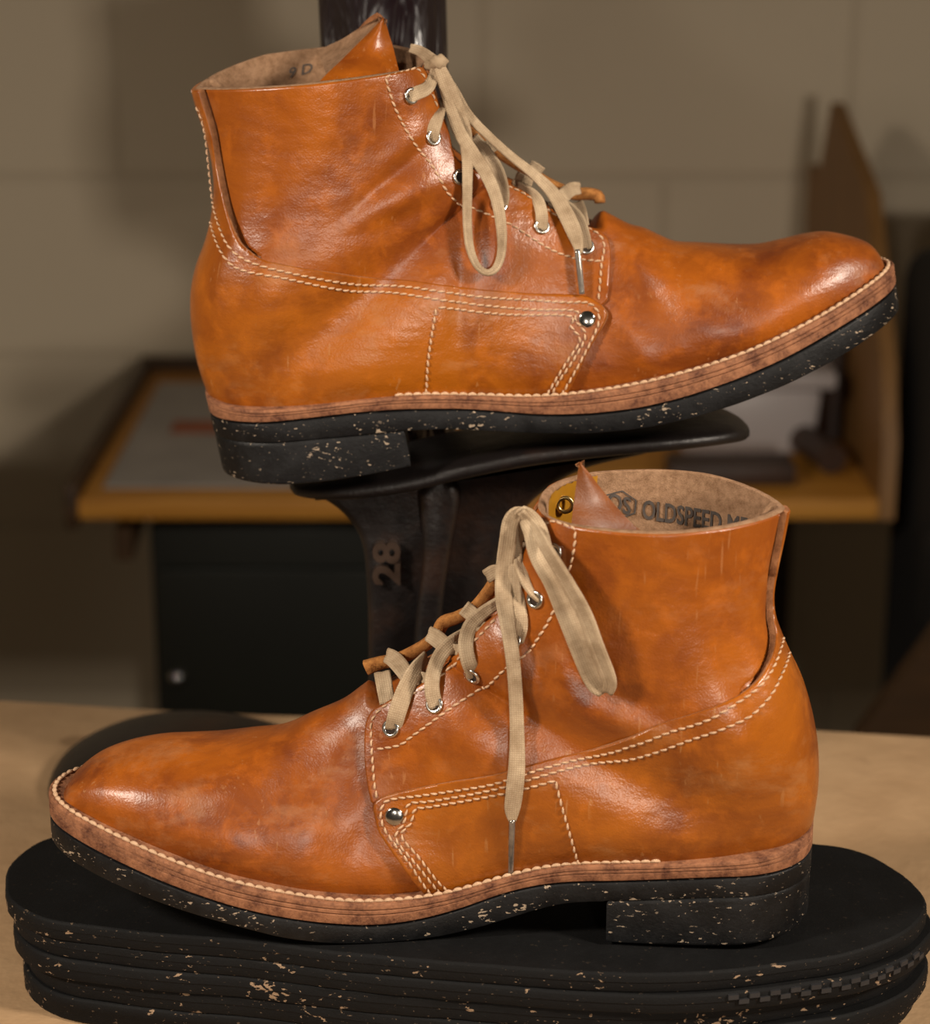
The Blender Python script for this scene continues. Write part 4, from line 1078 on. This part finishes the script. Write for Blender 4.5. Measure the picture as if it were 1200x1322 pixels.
blank('sole_blank', -.0086, .003, -.001, -.6, .0085, 'black rubber sole blank with checkered tread rim, second from the top of the stack', True)
blank('sole_blank', -.0172, .001, .001, .7, .0095, 'chipped black rubber sole blank in the middle of the stack', sx=.99)
blank('sole_blank', -.0268, .005, .0, -.5, .0095, 'black rubber sole blank with ragged tan chips, second from the bottom of the stack', sx=.985)
blank('sole_blank', -.0364, .002, .002, .4, .0110, 'black rubber sole blank lying on the brown paper, lowest of the stack', sx=.98)
TZ = STZ-.0475

# ================================================================== near workbench with brown paper
def paper_mat():
    m, nt, b = newmat('brown_kraft_paper'); N = NB(nt); co = N.coord()
    n = N.noise(co, 9, 6, .65); n2 = N.noise(N.coord((1, 6, 1)), 40, 5, .6)
    c = N.mix(N.ramp(n, [(.35, 0), (.7, 1)]), (.38, .235, .12), (.49, .32, .175))
    c = N.mix(N.math('MULTIPLY', N.ramp(n2, [(.55, 0), (.72, 1)]), .35), c, (.30, .18, .085))
    st = N.noise(N.coord((1, 1.6, 1)), 17, 3, .5); c = N.mix(N.math('MULTIPLY', N.ramp(st, [(.66, 0), (.72, 1)]), .5), c, (.14, .075, .03))
    N.l(c, b.inputs['Base Color']); b.inputs['Roughness'].default_value = .75
    N.l(N.bump(n, .4, .01), b.inputs['Normal']); return m
M['paper'] = paper_mat()
a0 = on_z(0, 906, TZ); a1 = on_z(1199, 948, TZ)
s0 = (a1[1]-a0[1])/(a1[0]-a0[0])
def yb(x): return a0[1]+(x-a0[0])*s0
bm = bmesh.new()
nx, ny = 60, 40; vv = {}
for i in range(nx+1):
    for j in range(ny+1):
        x = -.75+1.5*i/nx; y0, y1 = -.42, yb(x); y = y0+(y1-y0)*j/ny
        z = TZ-.0006+.0012*math.sin(x*17+1)*math.sin(y*9)*(.5 if abs(x) < .3 and y < .2 else 1)*(0 if y < .12 and abs(x) < .25 else 1)
        if j == ny: z += .002*math.sin(x*14)
        vv[i, j] = bm.verts.new((x, y, z))
for i in range(nx):
    for j in range(ny): bm.faces.new((vv[i, j], vv[i+1, j], vv[i+1, j+1], vv[i, j+1]))
pp = bm_obj('paper_sheet', bm, M['paper']); tag(pp, 'wide sheet of brown paper covering the near workbench', 'paper')
bm = bmesh.new()
vs = [bm.verts.new(p) for p in [(-.76, -.43, TZ-.045), (.76, -.43, TZ-.045), (.76, yb(.76)-.004, TZ-.045), (-.76, yb(-.76)-.004, TZ-.045)]]
f = bm.faces.new(vs); ex = bmesh.ops.extrude_face_region(bm, geom=[f])
bmesh.ops.translate(bm, vec=(0, 0, .0415), verts=[v for v in ex['geom'] if isinstance(v, bmesh.types.BMVert)])
bmesh.ops.recalc_face_normals(bm, faces=bm.faces)
wbroot = empty('workbench', (0, 0, TZ-.9)); tag(wbroot, 'wooden workbench top in the foreground under the brown paper', 'workbench')
M['wood'] = None
def wood_mat(name, c1, c2, scale=(1, 12, 12), rough=.55):
    m, nt, b = newmat(name); N = NB(nt); co = N.coord(scale)
    n = N.noise(co, 6, 6, .65, .8); c = N.mix(N.ramp(n, [(.3, 0), (.7, 1)]), c1, c2)
    N.l(c, b.inputs['Base Color']); b.inputs['Roughness'].default_value = rough
    N.l(N.bump(n, .2, .002), b.inputs['Normal']); return m
M['wood'] = wood_mat('amber_pine', (.42, .17, .018), (.62, .29, .045))
M['wood_dk'] = wood_mat('dark_stained_wood', (.035, .018, .007), (.075, .036, .012))
M['wood_side'] = wood_mat('side_panel_plywood', (.20, .095, .025), (.30, .15, .045), (8, 8, 1))
bm_obj('bench_top', bm, M['wood'], wbroot)
for lx in (-.68, .68):
    for ly in (-.36, .2):
        bm = bmesh.new(); bx(bm, lx-.04, lx+.04, ly-.04, ly+.04, TZ-.9, TZ-.045, .003); bm_obj('leg', bm, M['wood'], wbroot)

# ================================================================== cobbler anvil
def gloss_mat():
    m, nt, b = newmat('glossy_black_japan'); N = NB(nt)
    n = N.noise(N.coord((1, 1, .22)), 75, 3, .55, .5)
    b.inputs['Base Color'].default_value = (.0085, .0045, .0060, 1); b.inputs['Roughness'].default_value = .22
    b.inputs['Specular IOR Level'].default_value = .8; b.inputs['Coat Weight'].default_value = .5; b.inputs['Coat Roughness'].default_value = .12
    N.l(N.bump(n, .9, .006), b.inputs['Normal']); return m
M['gloss'] = gloss_mat()
AY = .165
def loft_sections(secs, closed=True):
    n = len(secs[0]); V = [p for s_ in secs for p in s_]; Fc = grid_faces(len(secs), n, 0, False, True)
    Fc.append(tuple(range(n))[::-1]); Fc.append(tuple((len(secs)-1)*n+i for i in range(n))); return V, Fc
def recalc(o):
    bm = bmesh.new(); bm.from_mesh(o.data); bmesh.ops.recalc_face_normals(bm, faces=bm.faces); bm.to_mesh(o.data); bm.free(); return o
anv = empty('cobbler_anvil', (-.01, .18, TZ)); tag(anv, 'dark cast iron cobbler anvil carrying the right-pointing boot', 'anvil')
def sec_ring(c, ax, bx_, a, b, e=.7, n=28):
    out = []
    for k in range(n):
        t = 2*math.pi*k/n; ca, sa = math.cos(t), math.sin(t)
        out.append(c+ax*a*math.copysign(abs(ca)**e, ca)+bx_*b*math.copysign(abs(sa)**e, sa))
    return out
# top foot plate: spine in the XZ plane (front-view pixels on plane AY-ish), half width, thickness
sp = [(372, 632, 10, 3), (384, 632, 20, 5), (420, 628, 29, 7), (470, 622, 33, 8), (530, 612, 34, 8.5), (600, 596, 34, 8.5), (680, 580, 34, 8.5), (760, 569, 36, 8), (840, 561, 37, 7.5), (900, 558, 33, 7), (940, 559, 25, 6.3), (962, 563, 15, 5.2), (972, 566, 6, 3)]
secs = []
cs = catmull(np.array(sp, float), 5)
for u, v, hw, th in cs:
    c = on_y(u, v+4, AY-.02); c[1] = AY
    secs.append(sec_ring(c, np.array([0, 1., 0]), np.array([0, 0, 1.]), hw*.001, th*.0006, .55, 32))
V, Fc = loft_sections(secs); o = recalc(mesh_obj('top_foot', V, Fc, M['iron'])); fix_parent(o, anv)
# column web : outline in px on plane, extruded with rounded edges
def extr_px(name, pts, y0, y1, mat, parent, bev=.004, Yp=None):
    Yp = y0 if Yp is None else Yp
    P = catmull(np.array(pts+[pts[0]], float), 5)[:-1]
    W_ = [on_y(u, v, Yp) for u, v in P]
    bm = bmesh.new(); vs = [bm.verts.new((p[0], y0, p[2])) for p in W_]; f = bm.faces.new(vs)
    ex = bmesh.ops.extrude_face_region(bm, geom=[f]); bmesh.ops.translate(bm, vec=(0, y1-y0, 0), verts=[v for v in ex['geom'] if isinstance(v, bmesh.types.BMVert)])
    bmesh.ops.recalc_face_normals(bm, faces=bm.faces)
    fr = [e for e in bm.edges if abs(e.verts[0].co.y-e.verts[1].co.y) < 1e-6]
    bmesh.ops.bevel(bm, geom=fr, offset=bev, segments=3, affect='EDGES', profile=.5)
    return bm_obj(name, bm, mat, parent, True, 60)
extr_px('column', [(395, 636), (430, 655), (455, 680), (468, 710), (473, 760), (475, 830), (473, 900), (455, 960), (620, 960), (608, 900), (612, 850), (625, 780), (640, 725), (665, 675), (705, 635), (760, 606), (840, 586), (830, 572), (740, 582), (640, 598), (530, 618), (450, 632)], AY-.010, AY+.018, M['iron'], anv, .004)
extr_px('rib', [(540, 640), (545, 720), (536, 800), (530, 900), (530, 955), (568, 955), (566, 900), (570, 800), (580, 720), (592, 640), (566, 618)], AY-.020, AY-.008, M['iron'], anv, .004)
# raised numerals, cast sideways
V2, F2 = text_mesh('28', 1.0, .03)
vw = []
for p in V2:
    u = 515-(p[1])*48; v = 756-p[0]*56; vw.append(on_y(u, v, AY-.0150))
nv = len(vw); V = vw+[np.array(p)+np.array([0, .006, 0]) for p in vw]
cnt = {}
for f in F2:
    for k in range(3): cnt[(f[k], f[(k+1) % 3])] = 1
Fs = [(b, a, a+nv, b+nv) for (a, b) in cnt if (b, a) not in cnt]
o = mesh_obj('cast_number', V, list(F2)+Fs, M['iron_glint'], None, True, None, None, 50); recalc(o); fix_parent(o, anv)
# domed base foot on the paper
secs = []
for k in range(41):
    f = k/40; t = math.pi*f; x = -.219+.225*(1-math.cos(t))/2
    g = (1-math.cos(t))/2
    hw = .074*math.sin(t)**.7*(1-.35*g)+.0008; cy = .250-.075*g**1.5
    h = .037*max(0, math.sin(math.pi*min(1, g*1.15+.0)))**.75*(1-.3*g)+.002
    if g > .6: h = max(h, .016*min(1, (1-g)/.1+.2))
    ring = []
    for q in range(36):
        a = 2*math.pi*q/36; ca, sa = math.cos(a), math.sin(a)
        ring.append(np.array([x, cy+hw*ca, TZ+.0012+(h*max(sa, 0)**.85 if sa > 0 else 0)]))
    secs.append(ring)
V, Fc = loft_sections(secs); o = recalc(mesh_obj('base_foot', V, Fc, M['iron'], None, True, None, None, 50)); fix_parent(o, anv)
# upright third foot rising behind the boot
secs = []
for (z, cx, hw, th) in [(.04, -.005, .020, .012), (.10, -.015, .022, .012), (.16, -.022, .024, .012), (.22, -.026, .026, .013), (.26, -.029, .0285, .013), (.29, -.030, .0300, .0135), (.33, -.031, .031, .014), (.37, -.032, .031, .014), (.41, -.032, .030, .014), (.45, -.032, .027, .013), (.475, -.032, .02, .011), (.487, -.032, .010, .007)]:
    secs.append((z, cx, hw, th))
cs = catmull(np.array(secs), 8); secs = []
for z, cx, hw, th in cs:
    cx -= .0085
    ring = sec_ring(np.array([cx, .262+.0025*math.sin(z*60), z]), np.array([1., 0, 0]), np.array([0, 1., 0]), hw, th, .75, 40)
    # lumpy rolled front
    ring = [p+np.array([0, -.0022*math.sin((p[0]-cx)/hw*7+z*12) if p[1] < .262 else 0, 0]) for p in ring]
    secs.append(ring)
V, Fc = loft_sections(secs); o = recalc(mesh_obj('upright_foot', V, Fc, M['gloss'])); fix_parent(o, anv)
bm = bmesh.new(); bx(bm, -.035, .02, .175, .262, .045, .075, .006); bm_obj('web', bm, M['iron'], anv)
# ================================================================== room
WY = 1.60
def wall_mat():
    m, nt, b = newmat('painted_cinder_block'); N = NB(nt)
    tc = N.n('ShaderNodeTexCoord'); mp = N.n('ShaderNodeMapping'); N.l(tc.outputs['Object'], mp.inputs[0])
    mp.inputs['Rotation'].default_value = (R(90), 0, 0)
    br = N.n('ShaderNodeTexBrick'); N.l(mp.outputs[0], br.inputs['Vector'])
    br.inputs['Scale'].default_value = 1.0; br.inputs['Brick Width'].default_value = .4; br.inputs['Row Height'].default_value = .2
    br.inputs['Mortar Size'].default_value = .006; br.inputs['Mortar Smooth'].default_value = .6
    br.inputs['Color1'].default_value = (.66, .555, .405, 1); br.inputs['Color2'].default_value = (.645, .54, .395, 1); br.inputs['Mortar'].default_value = (.59, .49, .355, 1)
    n = N.noise(tc.outputs['Object'], 60, 6, .7)
    c = N.mix(N.math('MULTIPLY', n, .25), br.outputs['Color'], (.56, .47, .35))
    N.l(c, b.inputs['Base Color']); b.inputs['Roughness'].default_value = .6
    h = N.math('ADD', N.math('MULTIPLY', n, .3), N.math('MULTIPLY', br.outputs['Fac'], -1.0))
    N.l(N.bump(h, .5, .003), b.inputs['Normal']); return m
M['wall'] = wall_mat()
zj = on_y(100, 229, WY)[2]      # a mortar joint height
FZ = TZ-.9
bm = bmesh.new(); bx(bm, -2.6, 2.6, 0, .15, FZ-zj, 2.4-.9-zj+.3)
wl = bm_obj('wall_back', bm, M['wall']); wl.location = (0.02, WY, zj); tag(wl, kind='structure')
for nm, x in (('wall_left', -2.6), ('wall_right', 2.45)):
    bm = bmesh.new(); bx(bm, 0, .15, -3.2, WY, FZ, 1.8); w_ = bm_obj(nm, bm, M['wallp'] if 'wallp' in M else M['wall']); w_.location.x = x; tag(w_, kind='structure')
M['conc'] = simple_mat('concrete_floor', (.16, .14, .12), .8, 0, 6, .2)
bm = bmesh.new(); bx(bm, -2.6, 2.6, -3.2, WY+.15, FZ-.1, FZ); fl = bm_obj('floor', bm, M['conc']); tag(fl, kind='structure')

# ================================================================== far table with cabinet
FT = on_y(210, 478, WY-.03)[2]
xf0 = on_z(100, 641, FT); xfr = on_z(1130, 668, FT)
yF = on_z(300, 643, FT)[1]; xL = xf0[0]; xR = .372
ft = empty('work_table', (0, WY-.3, FZ)); tag(ft, 'low wooden table along the far wall with amber front edge and tall right side board', 'table')
bm = bmesh.new(); bx(bm, xL, xR, yF, WY-.03, FT-.021, FT-.001, .003); bm_obj('table_top', bm, M['wood'], ft)
bm = bmesh.new(); bx(bm, xL-.012, xL, yF, WY-.02, FT-.03, FT+.012, .002); bx(bm, xL-.012, xR, WY-.03, WY-.018, FT-.03, FT+.014, .002); bm_obj('rim', bm, M['wood_dk'], ft)
bm = bmesh.new()
zt = on_y(1062, 214, WY-.03)[2]; zt2 = on_y(1085, 226, WY-.1)[2]; zfp = FT+.26
prof = [(yF, FT-.021), (WY-.02, FT-.021), (WY-.02, zt), (WY-.09, zt-.002), (WY-.15, .165), (1.2224, .108), (yF+.03, FT+.12), (yF, FT+.05)]
vs = [bm.verts.new((xR, y, z)) for y, z in prof]; f = bm.faces.new(vs); ex = bmesh.ops.extrude_face_region(bm, geom=[f])
bmesh.ops.translate(bm, vec=(.014, 0, 0), verts=[v for v in ex['geom'] if isinstance(v, bmesh.types.BMVert)]); bmesh.ops.recalc_face_normals(bm, faces=bm.faces)
bm_obj('side_board', bm, M['wood_side'], ft)
cabx0 = on_y(196, 780, yF+.03)[0]
for lx in (xL+.03, xR-.03):
    bm = bmesh.new(); bx(bm, lx-.02, lx+.02, WY-.09, WY-.05, FZ, FT-.032, .002); bm_obj('leg', bm, M['wood_dk'], ft)
bm = bmesh.new(); bx(bm, on_y(145, 690, yF)[0], on_y(168, 690, yF)[0], yF+.01, yF+.16, FT-.062, FT-.032)
for v in bm.verts:
    if v.co.z < FT-.05 and v.co.y > yF+.1: v.co.z += .02
bm_obj('bracket', bm, M['wood_dk'], ft)
M['green'] = simple_mat('dark_green_enamel', (.003, .0042, .0016), .45, 0, 12, .2)
cab = empty('cabinet', (0, WY-.25, FZ)); tag(cab, 'dark green metal cabinet standing under the far table', 'cabinet')
cx1 = on_y(900, 780, yF+.03)[0]
bm = bmesh.new(); bx(bm, cabx0, cx1, yF+.035, WY-.12, FZ, FT-.034, .004); bm_obj('body', bm, M['green'], cab)
bm = bmesh.new(); bx(bm, cabx0+.006, (cabx0+cx1)/2-.002, yF+.022, yF+.034, FZ+.04, FT-.075, .003); o1 = bm_obj('door', bm, M['green'], cab)
bm = bmesh.new(); bx(bm, (cabx0+cx1)/2+.002, cx1-.006, yF+.022, yF+.034, FZ+.04, FT-.075, .003); o2 = bm_obj('door', bm, M['green'], cab)
bm = bmesh.new(); p = on_y(228, 874, yF+.02); bmesh.ops.create_uvsphere(bm, u_segments=16, v_segments=10, radius=.007); bmesh.ops.translate(bm, vec=tuple(p), verts=bm.verts); kb = bm_obj('knob', bm, M['steel'], cab)
# papers and things on the far table
M['white'] = simple_mat('grey_drawing_paper', (.36, .33, .30), .7, 0, 14, .12)
bm = bmesh.new(); bx(bm, xL+.02, xL+.30, yF+.03, WY-.10, FT, FT+.003); ps = bm_obj('paper_sheet', bm, M['white']); tag(ps, 'pale grey sheet of paper lying on the left end of the far table', 'paper')
M['red'] = simple_mat('rust_red_card', (.36, .10, .04), .7)
bm = bmesh.new(); p = on_z(262, 556, FT); bx(bm, p[0]-.03, p[0]+.03, p[1]-.02, p[1]+.02, FT+.0032, FT+.005); ps = bm_obj('leather_scrap', bm, M['red']); tag(ps, 'small rust red scrap on the grey paper of the far table', 'leather scrap')
# plastic tub
def plastic():
    m, nt, b = newmat('clear_grey_plastic'); b.inputs['Base Color'].default_value = (.62, .56, .55, 1)
    b.inputs['Roughness'].default_value = .35; b.inputs['Transmission Weight'].default_value = .25; b.inputs['IOR'].default_value = 1.45; return m
M['tub'] = plastic()
tb = empty('plastic_tub', tuple(on_z(1000, 600, FT))); tag(tb, 'cloudy grey plastic tub with a lid on the right end of the far table', 'tub')
ty = yF+.14; tx0, tx1 = on_y(870, 590, ty)[0], on_y(1058, 590, ty)[0]; tz1 = on_y(1000, 502, ty)[2]
bm = bmesh.new(); bx(bm, tx0, tx1, ty, ty+.20, FT+.001, tz1, .008)
for v in bm.verts:
    if v.co.z < FT+.02: v.co.x = (v.co.x-(tx0+tx1)/2)*.92+(tx0+tx1)/2
bm_obj('tub_body', bm, M['tub'], tb)
bm = bmesh.new(); bx(bm, tx0-.01, tx1+.012, ty-.01, ty+.21, tz1+.0005, tz1+.018, .005); bm_obj('lid', bm, M['tub'], tb)
M['dkleather_shade'] = simple_mat('dark_brown_leather_and_shade', (.040, .018, .010), .5, 0, 20, .4, .4, .004)
def roll(u, v, y, r, ln, ang, label, mat, name='leather_roll', cat='leather roll'):
    bm = bmesh.new(); bmesh.ops.create_cone(bm, cap_ends=True, segments=28, radius1=r, radius2=r*.92, depth=ln)
    p = on_z(u, v, FT); p[1] = y
    o = bm_obj(name, bm, mat); o.rotation_euler = (R(ang[0]), R(ang[1]), R(ang[2])); o.location = (p[0], y, FT+r+.001 if ang[0] else FT+ln/2+.001); tag(o, label, cat); return o
roll(1072, 640, yF+.12, .015, .10, (90, 0, 12), 'dark brown leather roll lying beside the grey plastic tub', M['dkleather_shade'])
roll(1094, 600, yF+.21, .014, .10, (0, 0, 0), 'dark brown leather roll standing on end between the tub and the side board', M['dkleather_shade'])
bm = bmesh.new(); pa, pb = on_z(900, 655, FT), on_z(1040, 655, FT)
bx(bm, pa[0]-.02, pb[0], yF+.035, yF+.085, FT+.0005, FT+.020, .003); o = bm_obj('shadow_block', bm, M['dkleather_shade']); tag(o, 'long dark brown block standing in for the shadow in front of the grey plastic tub', 'shadow block')  # dark block put where only a shadow wedge falls on the table
# right hand dark machine and leaning board
M['blk'] = simple_mat('black_machine_enamel', (.003, .0025, .0022), .8, 0, 8, .3)
mc = empty('machine_stand', (.62, 1.0, FZ)); tag(mc, 'tall black machine stand at the right edge beyond the far table', 'machine')
x0 = max(on_y(1140, 600, .95)[0], xR+.03)
bm = bmesh.new(); bx(bm, x0, x0+.3, .95, 1.2, FZ, on_y(1180, 380, .95)[2], .03, 4); bm_obj('body', bm, M['blk'], mc)
bm = bmesh.new(); bx(bm, x0-.010, x0+.3, .93, 1.0, on_y(1180, 840, .93)[2], on_y(1180, 700, .93)[2], .02, 4); bm_obj('side_box', bm, M['blk'], mc)
bm = bmesh.new()
pts = [on_y(1108, 950, .8), on_y(1220, 800, .8), on_y(1300, 800, .8), on_y(1300, 1000, .8), on_y(1100, 1000, .8)]
vs = [bm.verts.new(tuple(p)) for p in pts]; f = bm.faces.new(vs); ex = bmesh.ops.extrude_face_region(bm, geom=[f]); bmesh.ops.translate(bm, vec=(0, .02, 0), verts=[v for v in ex['geom'] if isinstance(v, bmesh.types.BMVert)]); bmesh.ops.recalc_face_normals(bm, faces=bm.faces)
o = bm_obj('wooden_board', bm, M['wood_dk']); tag(o, 'dark brown wooden board slanting behind the right end of the workbench', 'board')

# ================================================================== lights
def area(name, loc, target, size, power, col, spread=None):
    l = bpy.data.lights.new(name, 'AREA'); l.shape = 'RECTANGLE'; l.size, l.size_y = size; l.energy = power; l.color = col
    if spread: l.spread = R(spread)
    o = bpy.data.objects.new(name, l); o.location = loc
    o.rotation_euler = (Vector(target)-Vector(loc)).to_track_quat('-Z', 'Y').to_euler(); link(o); return o
area('left_lamp', (-.78, -.50, .72), (.0, .05, .14), (.15, .15), 2.6, (1, .88, .74), 80)
area('right_lamp', (.82, -.45, .70), (.0, .05, .14), (.15, .15), 2.9, (1, .88, .74), 80)
area('centre_left_lamp', (-.49, -3.0, .50), (.0, .3, .15), (.12, .12), 5.0, (1, .89, .76))
area('centre_right_lamp', (.50, -3.0, .46), (.0, .3, .15), (.12, .12), 24, (1, .89, .76))
w = bpy.data.worlds.new('room_dim_light'); SC.world = w; w.use_nodes = True
w.node_tree.nodes['Background'].inputs[0].default_value = (.75, .62, .45, 1); w.node_tree.nodes['Background'].inputs[1].default_value = .05

# ================================================================== camera
cd = bpy.data.cameras.new('camera'); cam = bpy.data.objects.new('camera', cd); link(cam)
cam.location = tuple(CAM); cam.rotation_euler = (R(90-PITCH), 0, 0)
cd.sensor_fit = 'HORIZONTAL'; cd.sensor_width = 36; cd.lens = 36*F/1200; cd.clip_start = .05
cd.dof.use_dof = True; cd.dof.focus_distance = .925; cd.dof.aperture_fstop = 8.5
SC.camera = cam
SC.view_settings.view_transform = 'Standard'; SC.view_settings.look = 'None'; SC.view_settings.gamma = 1
SC.view_settings.exposure = 0
